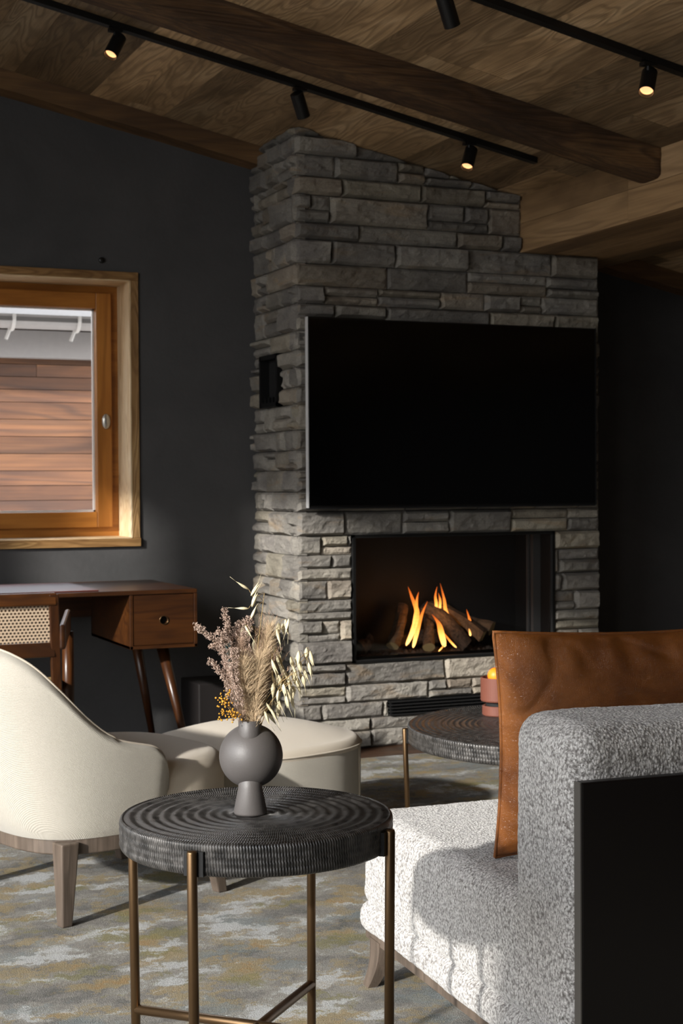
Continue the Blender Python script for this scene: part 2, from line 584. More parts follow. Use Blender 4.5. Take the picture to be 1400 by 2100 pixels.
M = dict(
    stone=m_stone(), wall=m_wall(), boucle=m_boucle(), leather=m_leather(),
    ceil=wood('reclaimed_ceiling_boards', '#6b553b', '#b3946e', '#d2b690', 1, 1.25, 30, .62, True),
    box=wood('oak_boxing_boards', '#755b3f', '#a5845d', '#ba9972', 1, .9, 20, .6, True, knots=False),
    beam=wood('hewn_beam_wood', '#2e2015', '#5a4129', '#86653f', 0, 1.1, 26, .75, False, .006, .6),
    trim=wood('trim_beam_wood', '#433020', '#6d5132', '#866542', 0, .9, 16, .7, False, .002),
    pine=wood('old_pine_casing', '#5e4020', '#997448', '#b8955f', 0, 1.6, 30, .55, False, .002),
    pinev=wood('old_pine_jamb', '#b3926b', '#dcc29a', '#ead8b8', 2, 1.6, 30, .55, False, .002),
    pinel=wood('old_pine_lining', '#b3926b', '#dcc29a', '#ead8b8', 0, 1.6, 30, .55, False, .002),
    pinec=wood('old_pine_casing_stile', '#6d4e2c', '#957146', '#ab8858', 2, 1.6, 30, .6, False, .002),
    sash=wood('lacquered_window_wood', '#7c4c1c', '#a3692c', '#b57a38', 0, 1.2, 10, .4, False, .0004, .25, knots=False),
    sashv=wood('lacquered_window_stile', '#7c4c1c', '#a3692c', '#b57a38', 2, 1.2, 10, .4, False, .0004, .25, knots=False),
    walnut=wood('walnut', '#24130a', '#47280f', '#5e3617', 0, 1.6, 14, .32, False, .0003, .4, knots=False),
    walnutv=wood('walnut_upright', '#24130a', '#3e220e', '#522f15', 2, 1.6, 14, .32, False, .0003, .4, knots=False),
    greywood=wood('grey_stained_oak', '#40372f', '#5d5147', '#6c5f53', 2, 2.2, 10, .5, False, .0005, .4, knots=False),
    floorw=wood('dark_floor_boards', '#2f1f14', '#4d3422', '#5d4230', 0, 1.2, 16, .45, True, .0006, knots=False),
    facade=wood('facade_boards', '#46362f', '#74503a', '#9c6c47', 0, .5, 16, .7, True, .002),
    darkpanel=plain('dark_brown_panel', '#0f0b0a', .4, spec=.3),
    edge=plain('panel_edge_lit', '#6d6a66', .35, .6),  # light catching the panel edge is put into this paler colour
    cream=m_fabric('cream_woven_fabric', '#bab4a8', '#959085'),
    creamtop=m_fabric('cream_smooth_fabric', '#cabfae', '#ab9f8d', 900, .0003),
    bronze=plain('brushed_bronze', '#6c553c', .34, .9),
    hammered=m_hammered(), rug=m_rug(),
    ceramic=plain('matt_grey_ceramic', '#504c4a', .5, 0, .45, (300, .0002)),
    black=plain('black_metal', '#161616', .4, .3),
    satin=plain('satin_black', '#0d0d0d', .35),
    matt=plain('matt_black', '#101010', .8),
    screen=plain('tv_glass', '#030303', .12, 0, .6),
    silver=plain('silver_trim', '#d4d4d4', .5, .2),
    steel=plain('dark_steel', '#3a3a3b', .35, .7),
    fbox=plain('firebox_lining', '#0e0e0e', .6), lit_strip=plain('lit_strip_grey', '#555556', .5),
    gloss=plain('black_ceramic_glass', '#080808', .12),
    flame=m_flame(), ember=emit('glowing_ember', '#ff5a10', 1.6),
    lens=emit('warm_lens', '#ffc58a', 1.1),
    glass=m_glass(), cane=m_cane(), bark=m_bark(),
    cut=plain('cut_wood_end', '#b39a6a', .8), logside=wood('log_side', '#2b221a', '#5b4936', '#77624a', 0, 3, 12, .85, False, .002),
    oat=plain('dry_oat', '#e0d3ad', .6), straw=plain('dry_straw', '#a98d5c', .7),
    plume=plain('beige_grass_plume', '#c9b08e', .9), plume2=plain('brown_grass_plume', '#b3967f', .9),
    heather=plain('dusty_pink_blossom', '#c2aa9a', .9), hstem=plain('heather_stem', '#6d5a46', .8),
    yellow=plain('yellow_berry', '#c48a22', .6), green=plain('dark_teal_leaf', '#1f3431', .7),
    terra=plain('terracotta', '#6e3d2d', .65), orange=emit('orange_glass_globe', '#ff7a14', .55),
    gutter=plain('light_grey_metal', '#b5b2b0', .6), gdark=plain('grey_eave_board', '#a19d9b', .6),
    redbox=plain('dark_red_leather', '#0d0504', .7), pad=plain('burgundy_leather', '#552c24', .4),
    sheet=plain('roof_sheet', '#7c7a78', .6), white=plain('white_seal', '#e8e6e2', .4), chrome=plain('satin_chrome', '#c8c4bb', .25, .8),
)

# ------------------------------------------------------------------ room shell
rnd = random.Random(7)
f = MB()
y = YF
while y < YB + .15:
    x = XL - rnd.random()
    while x < XR:
        L = rnd.uniform(.9, 1.9)
        f.cur = (rnd.uniform(.8, 1.1), rnd.random(), rnd.random())
        f.box(max(x, XL), min(x + L - .002, XR), y, min(y + .118, YB + .2), -.02, 0)
        x += L
    y += .12
f.cur = (.6, 0, 0)
f.box(XL - .3, XR + .2, YF - .2, YB + .3, -.12, -.021)
struct(f.build('floor', M['floorw']))

cm = MB()
x = XL
wv = .163
while x < XR:
    y = YF - rnd.uniform(0, 1.5)
    while y < YB:
        L = rnd.uniform(1.3, 3.2)
        a, b = max(y, YF), min(y + L - .0015, YB)
        x1 = min(x + wv - .0015, XR)
        if b > a:
            cm.cur = (rnd.choice((.42, .58, .78, .95, 1.15, 1.35)) * rnd.uniform(.92, 1.08), rnd.random(), rnd.random())
            dz = rnd.uniform(0, .002)
            cm.box(x, x1, a, b, 0, .02, lambda p: (p[0], p[1], roof(p[0]) + p[2] + dz))
        y += L
    x += wv
cm.cur = (.4, 0, 0)
cm.box(XL - .3, XR + .3, YF - .3, YB + .3, .021, .25, lambda p: (p[0], p[1], roof(p[0]) + p[2]))
struct(cm.build('ceiling', M['ceil']))


def wallbox(name, boxes, mat='wall', top_by_roof=True):
    m = MB()
    for b in boxes:
        z1 = b[5]
        if z1 is None:
            m.box(*b[:5], 0, lambda p, z0=b[4]: (p[0], p[1], z0 if p[2] == z0 else roof(p[0]) + .02)) if b[4] != 0 else \
                m.box(*b[:4], -1, 1, lambda p: (p[0], p[1], 0 if p[2] < 0 else roof(p[0]) + .02))
        else:
            m.box(*b)
    return struct(m.build(name, M[mat]))


bx0, bx1, bz0, bz1 = BACK_OPEN
ox0, ox1, oz0, oz1 = bx0 - .037, bx1 + .037, bz0 - .037, bz1 + .037
wallbox('wall_back', [(XL, ox0, YB, YB + .3, 0, None), (ox1, XR, YB, YB + .3, 0, None),
                      (ox0, ox1, YB, YB + .3, 0, oz0), (ox0, ox1, YB, YB + .3, oz1, None)])
wallbox('wall_right', [(XR, XR + .2, YF, YB, 0, None)])
wallbox('wall_front', [(XL, XR, YF - .2, YF, 0, None)])
# glazed gable on the left
LB = []
edges = sorted(LEFT_OPEN)
y = YF
for a, b, z0, z1 in edges:
    LB.append((XL - .1, XL, y, a, 0, None))
    LB.append((XL - .1, XL, a, b, 0, z0))
    LB.append((XL - .1, XL, a, b, z1, None))
    y = b
LB.append((XL - .1, XL, y, YB + .3, 0, None))
wallbox('wall_left', LB)
for i, (a, b, z0, z1) in enumerate(edges):
    m = MB(); t = .03
    m.box(XL - .07, XL - .03, a, a + t, z0, z1); m.box(XL - .07, XL - .03, b - t, b, z0, z1)
    m.box(XL - .07, XL - .03, a, b, z0, z0 + t); m.box(XL - .07, XL - .03, a, b, z1 - t, z1)
    struct(m.build('window_%d' % (i + 2), M['black']))

# baseboard-like trim beam at the top of the back wall
tm = MB()
n_ = 60
for k in range(n_):
    xa, xb = XL + (XR - XL) * k / n_, XL + (XR - XL) * (k + 1) / n_
    tm.box(xa, xb, 6.525, YB, -1, 1, lambda p: (p[0], p[1] + (0 if p[1] > 6.6 else .006 * noise.noise(Vector((p[0] * 3, 1, p[2])))),
           roof(p[0]) + (-.085 + .006 * noise.noise(Vector((p[0] * 2.3, 5, 0))) if p[2] < 0 else 0)))
struct(tm.build('trim_1', M['trim'], weld=True))

# big hewn beam under the ceiling
bmh = MB()
secs = 240
prof = [(0, .0), (0, -.03), (-.002, -.06), (.0, -.09), (.006, -.106), (.02, -.114), (.05, -.117), (.08, -.118), (.11, -.117), (.14, -.113), (.15, -.10), (.155, -.06), (.155, 0)]
b0 = len(bmh.v)
for k in range(secs + 1):
    xx = XL + (3.56 - XL) * k / secs
    for j, (dy, dz) in enumerate(prof):
        nn = noise.noise(Vector((xx * 2.2, j * .7, 3))) * .009 + noise.noise(Vector((xx * 9, j * 1.3, 9))) * .003 + noise.noise(Vector((xx * 30, j * 2.3, 5))) * .0015
        sgn = -1 if dy < .08 else 1
        yy = 5.02 + dy + (sgn * nn if dz < 0 else sgn * nn * .5)
        zz = roof(xx) + dz + (nn * .6 if dz < -.03 else 0)
        bmh.v.append((xx, yy, zz))
for k in range(secs):
    for j in range(len(prof) - 1):
        a = b0 + k * len(prof) + j
        bmh.face((a, a + 1, a + 1 + len(prof), a + len(prof)))
bmh.face([b0 + secs * len(prof) + j for j in range(len(prof))])
struct(bmh.build('trim_2', M['beam'], smooth=True))

# boxed-in duct lined with boards
bb = MB()
YS = [YF, -.4, 1.6, 3.1, 5.25, 6.640]
zt = .20
for i in range(len(YS) - 1):
    for (za, zb) in ((2.23, 2.36), (2.3615, 2.50)):
        bb.cur = (rnd.uniform(.85, 1.1), rnd.random(), rnd.random())
        bb.box(3.547, 3.565, YS[i], YS[i + 1] - .001, za, zb)
ys2 = [YF, .8, 2.4, 4.4, 6.640]
for j in range(4):
    xa = 3.566 + j * .1535
    for i in range(len(ys2) - 1):
        bb.cur = (rnd.choice((.6, .75, .9, 1.0)), rnd.random(), rnd.random())
        bb.box(xa, xa + .152, ys2[i], ys2[i + 1] - .001, 2.2302, 2.25)
bb.cur = (.8, .3, .3)
bb.box(4.166, 4.18, YF, 6.64, 2.2305, 2.37)
struct(bb.build('trim_3', M['box']))

# ------------------------------------------------------------------ back window
wn = empty('window_1', ((bx0 + bx1) / 2, YB, bz0)); struct(wn)
inv = Vector((-(bx0 + bx1) / 2, -YB, -bz0))


def wbox(m, x0, x1, y0, y1, z0, z1):
    m.box(x0 + inv.x, x1 + inv.x, y0 + inv.y, y1 + inv.y, z0 + inv.z, z1 + inv.z)


c = MB()
wbox(c, bx1, ox1, YB - .012, YB + .28, bz0, bz1); wbox(c, ox0, bx0, YB - .012, YB + .28, bz0, bz1)
c.build('casing_stile', M['pinec'], wn, bevel=.002)
c = MB()
wbox(c, bx1 - .004, bx1 + .001, YB - .0125, YB + .199, bz0, bz1); c.build('jamb', M['pinev'], wn)
c = MB(); wbox(c, bx0 - .001, bx0 + .004, YB - .0125, YB + .199, bz0, bz1); c.build('jamb', M['pinev'], wn)
c = MB(); wbox(c, bx0 + .004, bx1 - .004, YB - .0145, YB + .199, bz1 - .004, bz1 + .001); c.build('head_lining', M['pinel'], wn)
c = MB(); wbox(c, bx0 + .004, bx1 - .004, YB - .0205, YB + .199, bz0 - .001, bz0 + .004); c.build('sill_board', M['pinel'], wn)
c = MB(); wbox(c, ox0, ox1, YB - .014, YB + .28, bz1, oz1)
c.build('head_casing', M['pine'], wn, bevel=.002)
c = MB(); wbox(c, ox0, ox1 + .002, YB - .02, YB + .28, oz0, bz0)
c.build('sill', M['pine'], wn, bevel=.002)
c = MB()
YW = YB + .18
fx0, fx1, fz0, fz1 = bx0, bx1, bz0, bz1
t1 = .045
wbox(c, fx1 - t1, fx1, YW + .02, YW + .1, fz0, fz1); wbox(c, fx0, fx0 + t1, YW + .02, YW + .1, fz0, fz1)
wbox(c, fx0 + t1, fx1 - t1, YW + .02, YW + .1, fz1 - t1, fz1); wbox(c, fx0 + t1, fx1 - t1, YW + .02, YW + .1, fz0, fz0 + t1 + .006)
c.build('window_frame', M['sash'], wn)
sx0, sx1, sz0, sz1 = fx0 + .04, fx1 - .04, fz0 + .045, fz1 - .038
g0, g1 = .072, .072
s = MB(); wbox(s, sx1 - g0, sx1, YW - .01, YW + .06, sz0, sz1); wbox(s, sx0, sx0 + g0, YW - .01, YW + .06, sz0, sz1)
s.build('sash_stile', M['sashv'], wn, bevel=.004)
s = MB(); wbox(s, sx0 + g0, sx1 - g0, YW - .01, YW + .06, sz1 - g1, sz1); wbox(s, sx0 + g0, sx1 - g0, YW - .01, YW + .06, sz0, sz0 + g1)
s.build('sash_rail', M['sash'], wn, bevel=.004)
gx0, gx1, gz0, gz1 = sx0 + g0, sx1 - g0, sz0 + g1, sz1 - g1
s = MB()
for (a, b, c0, c1) in ((gx1 - .008, gx1, gz0, gz1), (gx0, gx0 + .008, gz0, gz1), (gx0, gx1, gz0, gz0 + .008), (gx0, gx1, gz1 - .006, gz1)):
    wbox(s, a, b, YW + .03, YW + .045, c0, c1)
tag(s.build('glazing_seal', M['white'], wn), 'thin white seal around the glass')
s = MB(); wbox(s, gx0, gx1, YW + .046, YW + .05, gz0, gz1)
s.build('pane', M['glass'], wn)
h = MB()
hx, hz = sx1 - .03, 1.46
mm = Matrix.Translation((hx + inv.x, YW - .012 + inv.y, hz + inv.z)) @ Matrix.Rotation(pi / 2, 4, 'X') @ Matrix.Diagonal((1, 1.9, 1, 1))
h.lathe([(0.001, .016), (.013, .015), (.018, .011), (.019, .0)], 28, mat=mm)
hd = h.build('window_handle', M['chrome'], wn, smooth=True)
tag(hd, 'oval satin metal handle rosette')

# ------------------------------------------------------------------ neighbouring building seen through the window
nb = empty('building', (1.5, 10.2, 0), 0, 'neighbouring house of weathered brown boards with a light grey gutter, seen through the window', 'building')
s = MB()
z = -1.0
while z < 2.02:
    x = -7 - rnd.random()
    hgt = rnd.choice((.085, .1, .115))
    while x < 8:
        L = rnd.uniform(.8, 2.6)
        s.cur = (rnd.uniform(.65, 1.15), rnd.random(), rnd.random())
        s.box(x, x + L - .003, 0, .03, z, min(z + hgt - .004, 2.02))
        x += L
    z += hgt
s.cur = (.5, 0, 0); s.box(-8, 8, .031, .3, -1, 2.4)
s.build('wall_cladding', M['facade'], nb)
s = MB(); s.box(-8, 8, -.10, .0, 2.02, 2.20)
s.build('fascia_board', M['gdark'], nb)
s = MB()
for k in range(12):
    a0, a1 = pi + pi * k / 12, pi + pi * (k + 1) / 12
    s.box(-8, 8, 0, 1, 0, 1, lambda p, a0=a0, a1=a1: (p[0], -.22 + (.075 + (.004 if p[1] > .5 else 0)) * cos(a1 if p[2] > .5 else a0), 2.275 + (.075 + (.004 if p[1] > .5 else 0)) * sin(a1 if p[2] > .5 else a0)))
s.box(-8, 8, -.302, -.286, 2.268, 2.284)
gt = s.build('gutter', M['gutter'], nb, smooth=False)
for k in range(14):
    s = MB(); xx = -2.97 + k * .43
    pts = [(xx, -.22 + .086 * cos(a), 2.275 + .086 * sin(a)) for a in [pi * (1 + i / 10) for i in range(11)]]
    s.tube([(xx, -.31, 2.31)] + pts[:8] + [(xx - .03, -.17, 2.13)], .013, 6)
    s.build('gutter_bracket', M['white'], gt)
s = MB(); s.box(-8, 8, -.62, .3, 2.36, 2.40, lambda p: (p[0], p[1], p[2] + (p[1] + .3) * .35))
s.box(-8, 8, -.63, -.60, 2.2, 2.36, lambda p: (p[0], p[1] + .33, p[2] + .04))
s.build('roof_edge', M['sheet'], nb)

# ------------------------------------------------------------------ stone fireplace
X0, X1, Y0 = 2.425, 3.965, 6.108
fp = empty('stone_fireplace', (X0, Y0, 0), 0, 'chimney breast clad in rough grey ledge stone around a glass-fronted fire', 'fireplace')
org = Vector((X0, Y0, 0))
stn = MB()


def one_stone(u0, u1, v0, v1, mapf, lean, rs):
    if u1 - u0 < .012 or v1 - v0 < .012: return
    g = .0016
    u0 += g; u1 -= g; v0 += g; v1 -= g
    nu = max(2, int((u1 - u0) / .0125)); nv = max(3, int((v1 - v0) / .0105))
    proud = rs.uniform(-.006, .02)
    so = Vector((rs.uniform(0, 99), rs.uniform(0, 99), rs.uniform(0, 99)))
    stn.cur = (rs.uniform(.70, 1.18), rs.random(), rs.random())
    tu, tv = rs.uniform(-.012, .012), rs.uniform(-.09, .09)
    b = len(stn.v)
    idx = [[0] * (nv + 1) for _ in range(nu + 1)]
    for i in range(nu + 1):
        for j in range(nv + 1):
            u = u0 + (u1 - u0) * i / nu; v = v0 + (v1 - v0) * j / nv
            d = min(u - u0, u1 - u, v - v0, v1 - v)
            wu = .004 * noise.noise(Vector((u * 22, v * 22, 1)) + so); wv_ = .0035 * noise.noise(Vector((u * 14, v * 30, 8)) + so)
            if i in (0, nu): wu *= 1.6
            ee = min(1, d / .0075); ee = ee * ee * (3 - 2 * ee)
            nz = noise.noise(Vector((u * 7, v * 16, 0)) + so) * .009
            nz += noise.noise(Vector((u * 30, v * 55, 4)) + so) * .0045
            rg = 1 - abs(noise.noise(Vector((u * 12, v * 26, 9)) + so)) * 2.2
            nz += max(0, rg) ** 2 * .005 * lean
            nz += noise.noise(Vector((u * 90, v * 110, 2)) + so) * .0018
            hgt = proud + nz + tu * ((u - u0) / (u1 - u0) - .5) + tv * (v - (v0 + v1) / 2)
            hgt = hgt * ee - .012 * (1 - ee)
            # keep outline wobble inside its neighbours
            uu = u + (wu if 0 < i < nu else wu * .6); vv = v + (wv_ if 0 < j < nv else wv_ * .35)
            idx[i][j] = len(stn.v); stn.v.append(tuple(Vector(mapf(uu, hgt, vv)) - org))
    for i in range(nu):
        for j in range(nv):
            stn.face((idx[i][j], idx[i + 1][j], idx[i + 1][j + 1], idx[i][j + 1]))
    ring = [(i, 0) for i in range(nu + 1)] + [(nu, j) for j in range(1, nv + 1)] + [(i, nv) for i in range(nu - 1, -1, -1)] + [(0, j) for j in range(nv - 1, 0, -1)]
    back = []
    for (i, j) in ring:
        u = u0 + (u1 - u0) * i / nu; v = v0 + (v1 - v0) * j / nv
        back.append(len(stn.v)); stn.v.append(tuple(Vector(mapf(u, -.05, v)) - org))
    for k in range(len(ring)):
        k2 = (k + 1) % len(ring)
        stn.face((idx[ring[k][0]][ring[k][1]], back[k], back[k2], idx[ring[k2][0]][ring[k2][1]]))


def cut(rects, hole):
    out = []
    for (a, b, c0, d) in rects:
        ha, hb, hc, hd_ = hole
        if b <= ha or a >= hb or d <= hc or c0 >= hd_: out.append((a, b, c0, d)); continue
        if a < ha: out.append((a, ha, c0, d))
        if b > hb: out.append((hb, b, c0, d))
        aa, bb_ = max(a, ha), min(b, hb)
        if c0 < hc: out.append((aa, bb_, c0, hc))
        if d > hd_: out.append((aa, bb_, hd_, d))
    return out


def rows(z0, z1, rs):
    L = []; z = z0
    n = max(1, round((z1 - z0) / .092)); base = (z1 - z0) / n
    cuts = [z0] + [z0 + base * k + rs.uniform(-.016, .016) for k in range(1, n)] + [z1]
    return list(zip(cuts[:-1], cuts[1:]))


def clad(ustart, uend, holes, mapf, rs, lens, lean, rowset):
    rects = []
    for r_i, (za, zb) in enumerate(rowset):
        u = ustart
        first = True
        while u < uend - 1e-4:
            L = rs.uniform(*lens)
            if first: L *= (.45 if r_i % 2 else .85)
            first = False
            if uend - (u + L) < lens[0] * .5: L = uend - u
            t = rs.random()
            if t < .60 or zb - za < .075:
                rects.append((u, u + L, za, zb))
            elif t < .82:
                zm = za + (zb - za) * rs.uniform(.38, .62)
                rects.append((u, u + L, za, zm)); rects.append((u, u + L, zm, zb))
            elif t < .93:
                zm = za + (zb - za) * rs.uniform(.35, .65); um = u + L * rs.uniform(.35, .65)
                rects.append((u, u + L, za, zm)); rects.append((u, um, zm, zb)); rects.append((um, u + L, zm, zb))
            else:
                um = u + L * rs.uniform(.3, .7)
                zm = za + (zb - za) * rs.uniform(.4, .6)
                rects.append((u, um, za, zb)); rects.append((um, u + L, za, zm)); rects.append((um, u + L, zm, zb))
            u += L
    for h_ in holes: rects = cut(rects, h_)
    for r in rects:
        one_stone(*r, mapf, lean, rs)


OP = (2.687, 3.715, .38, .942)
VENT = (2.862, 3.54, .132, .203)
NIC = (6.303, 6.533, 1.515, 1.750)
rs = random.Random(21)
RW = []
for a, b in ((0, .132), (.132, .203), (.203, .38), (.38, .942), (.942, 1.515), (1.515, 1.75), (1.75, 2.23), (2.23, 2.76)):
    RW += rows(a, b, rs) if b - a > .12 else [(a, b)]
clad(X0 + .004, X1, [OP, VENT, (3.547, 4.2, 2.23, 3)], lambda u, h_, v: (u, Y0 - h_, v), random.Random(5), (.22, .52), 1.0, RW)
clad(Y0 + .004, YB, [NIC], lambda u, h_, v: (X0 - h_, u, v), random.Random(9), (.10, .25), .7, RW)
stn.build('stone_cladding', M['stone'], fp, smooth=False,
          clips=[((0, 0, roof(X0) - .004), (.2, 0, 1))])
core = MB(); e_ = .03


def cb(m, x0, x1, y0, y1, z0, z1, fn=None): m.box(x0 - org.x, x1 - org.x, y0 - org.y, y1 - org.y, z0, z1, fn)


cb(core, X0 + e_, 2.687, Y0 + e_, YB, 0, 2.2); cb(core, 3.715, X1 - e_, Y0 + e_, YB, 0, 2.2)
cb(core, 2.687, 3.715, Y0 + e_, YB, 0, .132); cb(core, 2.687, 2.862, Y0 + e_, YB, .132, .203); cb(core, 3.54, 3.715, Y0 + e_, YB, .132, .203)
cb(core, 2.687, 3.715, Y0 + e_, YB, .203, .378); cb(core, 2.687, 3.715, Y0 + e_, YB, .944, 2.2)
cb(core, X0 + e_, 3.54, Y0 + e_, YB, 2.2, 3, lambda p: (p[0], p[1], p[2] if p[2] < 2.5 else roof(p[0] + org.x) - .01))
core.build('mortar_core', M['matt'], fp)
# firebox
fb = MB(); D_ = .34
cb(fb, 2.687, 2.70, Y0 - .005, Y0 + D_, .38, .942); cb(fb, 3.702, 3.715, Y0 - .005, Y0 + D_, .38, .942)
cb(fb, 2.687, 3.715, Y0 - .005, Y0 + D_, .378, .39); cb(fb, 2.687, 3.715, Y0 - .005, Y0 + D_, .93, .943)
cb(fb, 2.687, 3.715, Y0 + D_, Y0 + D_ + .01, .378, .943)
fbo = fb.build('firebox', M['fbox'], fp)
s = MB(); cb(s, 3.66, 3.70, Y0 + .10, Y0 + .13, .39, .93); cb(s, 3.64, 3.652, Y0 + .12, Y0 + .13, .39, .93)  # grey strips imitate light on the right firebox wall
s.build('lit_side_strip', M['lit_strip'], fbo)
s = MB(); cb(s, 2.705, 3.65, Y0 + .03, Y0 + .05, .39, .402); s.build('burner_rail', M['gloss'], fbo)
s = MB()
for k in range(520):
    px, py = rnd.uniform(2.72, 3.64), rnd.uniform(Y0 + .07, Y0 + .30)
    r = rnd.uniform(.005, .013)
    q = [Vector((px - org.x + rnd.uniform(-1, 1) * r, py - org.y + rnd.uniform(-1, 1) * r, .39 + rnd.uniform(0, 1) * r * 1.6 + .002)) for _ in range(8)]
    base_ = len(s.v)
    s.v += [tuple(p) for p in ((px - org.x - r, py - org.y - r * .6, .39), (px - org.x + r, py - org.y - r, .39), (px - org.x + r * .7, py - org.y + r, .39), (px - org.x - r * .5, py - org.y + r, .39), (px - org.x + rnd.uniform(-.4, .4) * r, py - org.y, .39 + r * 1.3))]
    for t in ((0, 1, 4), (1, 2, 4), (2, 3, 4), (3, 0, 4)): s.face([base_ + i for i in t])
cb(s, 2.71, 3.65, Y0 + .06, Y0 + .31, .389, .393)
tag(s.build('ember_bed', M['bark'], fp), 'bed of black lava gravel', kind='stuff')
s = MB(); cb(s, 2.688, 3.714, Y0 - .006, Y0 + .0, .934, .944); cb(s, 2.688, 2.697, Y0 - .006, Y0, .38, .944); cb(s, 3.705, 3.714, Y0 - .006, Y0, .38, .944); cb(s, 2.688, 3.714, Y0 - .006, Y0, .378, .388)
s.build('fire_frame', M['black'], fp)
s = MB(); cb(s, 2.70, 3.70, Y0 + .012, Y0 + .015, .39, .93); s.build('glass_front', M['glass'], fp)
# vent grille
s = MB()
cb(s, VENT[0], VENT[1], Y0 + .02, Y0 + .03, VENT[2], VENT[3])
vg = s.build('vent_grille', M['matt'], fp)
for k in range(5):
    s = MB(); zz = VENT[2] + .004 + k * .0145
    cb(s, VENT[0], VENT[1], Y0 - .008, Y0 + .018, zz, zz + .005); s.build('grille_slat', M['steel'], vg)
# niche on the left side
s = MB()
xa = X0 - .012
for (a, b, c0, d) in ((NIC[0], NIC[0] + .02, NIC[2], NIC[3]), (NIC[1] - .02, NIC[1], NIC[2], NIC[3]), (NIC[0], NIC[1], NIC[2], NIC[2] + .02), (NIC[0], NIC[1], NIC[3] - .02, NIC[3])):
    cb(s, xa, X0 + .06, a, b, c0, d)
nb_ = s.build('access_frame', M['black'], fp)
s = MB(); cb(s, X0 + .045, X0 + .05, NIC[0], NIC[1], NIC[2], NIC[3])
for k in range(4): cb(s, X0 + .0, X0 + .045, NIC[0] + .04 + k * .045, NIC[0] + .065 + k * .045, NIC[2] + .02, NIC[2] + .045)
s.build('access_panel', M['satin'], nb_)


def log(name, p0, p1, r0, r1, label, mat, split=False, seed=0, group=None):
    p0, p1 = Vector(p0), Vector(p1)
    o = empty(name, p0, 0, label, 'log', group)
    L = p1 - p0
    nseg = 14; n = 4 if split else 12
    m = MB(); m.v = []
    t = L.normalized(); nx = t.cross(Vector((0, 0, 1))).normalized(); ny = t.cross(nx)
    for i in range(nseg + 1):
        a = i / nseg; c_ = L * a + ny * .02 * sin(a * pi) * (1 if seed % 2 else -1)
        r = r0 + (r1 - r0) * a
        for k in range(n):
            an = 2 * pi * k / n + seed
            rr = r * (1 + .22 * noise.noise(Vector((a * 5, k * 1.7, seed)))) + .003 * noise.noise(Vector((a * 30, k * 5, seed + 3)))
            m.v.append(tuple(c_ + (nx * cos(an) + ny * sin(an)) * rr))
    for i in range(nseg):
        for k in range(n):
            k2 = (k + 1) % n; m.face((i * n + k, i * n + k2, (i + 1) * n + k2, (i + 1) * n + k))
    m.build('bark', mat, o)
    e2 = MB(); e2.v = [tuple(Vector(v) + t * .0008) for v in m.v[-n:]]; e2.face(range(n)); e2.v += [tuple(Vector(v) - t * .0008) for v in m.v[:n]]; e2.face(list(range(n, 2 * n))[::-1])
    for q_ in (0, 1):
        e3 = MB(); e3.v = e2.v[q_ * n:(q_ + 1) * n]; e3.face(range(n) if q_ == 0 else list(range(n))[::-1])
        e3.build('cut_end', M['cut'] if mat != M['bark'] or seed == 3 else M['bark'], o)
    return o


yb = Y0 + .16
log('firewood_log', (3.045, yb + .08, .60), (2.945, yb - .02, .43), .026, .03, 'curved brown log leaning at the left of the fire', M['logside'], False, 1)
log('firewood_log', (3.115, yb + .02, .60), (3.30, yb - .06, .415), .036, .036, 'charred black log leaning across the front of the fire', M['bark'], False, 2)
log('firewood_log', (3.15, yb + .02, .545), (3.085, yb - .11, .425), .022, .028, 'short dark log with a pale cut end at the front centre of the fire', M['bark'], False, 3)
log('firewood_log', (3.20, yb + .12, .595), (3.385, yb - .07, .458), .03, .036, 'split log with a square pale end at the right of the fire', M['logside'], True, 4)
log('firewood_log', (3.27, yb + .16, .60), (3.455, yb - .03, .488), .026, .036, 'log with a round pale end, farthest right in the fire', M['logside'], False, 5)
log('firewood_log', (3.02, yb + .10, .43), (3.42, yb + .10, .43), .035, .035, 'dark log lying flat behind the others on the gravel', M['bark'], False, 6)
log('firewood_log', (2.86, yb + .06, .46), (2.77, yb + .0, .43), .03, .036, 'dim reflection at the far left of the firebox, built as a short log', M['bark'], False, 7)  # added log shape imitating a reflection in the firebox


def flame(pts, wid, label):
    """lens-section tongue of fire through the points (x, y, z)"""
    pts = [Vector(p) for p in pts]
    o0 = pts[0]
    m = MB(); nn = 22

    def cr(t):
        t *= len(pts) - 1; i = min(int(t), len(pts) - 2); u = t - i
        P = [pts[max(0, i - 1)], pts[i], pts[i + 1], pts[min(len(pts) - 1, i + 2)]]
        return .5 * (2 * P[1] + (P[2] - P[0]) * u + (2 * P[0] - 5 * P[1] + 4 * P[2] - P[3]) * u * u + (3 * P[1] - P[0] - 3 * P[2] + P[3]) * u ** 3)
    n = 8
    for i in range(nn + 1):
        t = i / nn; c_ = cr(t) - o0
        r = .8 * wid * (sin(pi * min(1, t * 1.0) ** .62) ** .8 + .06) * (1 - t ** 4 * .4)
        for k in range(n):
            a = 2 * pi * k / n
            m.v.append((c_.x + r * cos(a), c_.y + r * .35 * sin(a), c_.z))
    for i in range(nn):
        for k in range(n):
            k2 = (k + 1) % n
            m.cur = (i / nn, 0, 0); m.face((i * n + k, i * n + k2, (i + 1) * n + k2, (i + 1) * n + k))
    o = m.build('flame', M['flame'], None, smooth=True)
    o.location = o0
    tag(o, label, 'flame', 'orange flames rising between the logs')
    return o


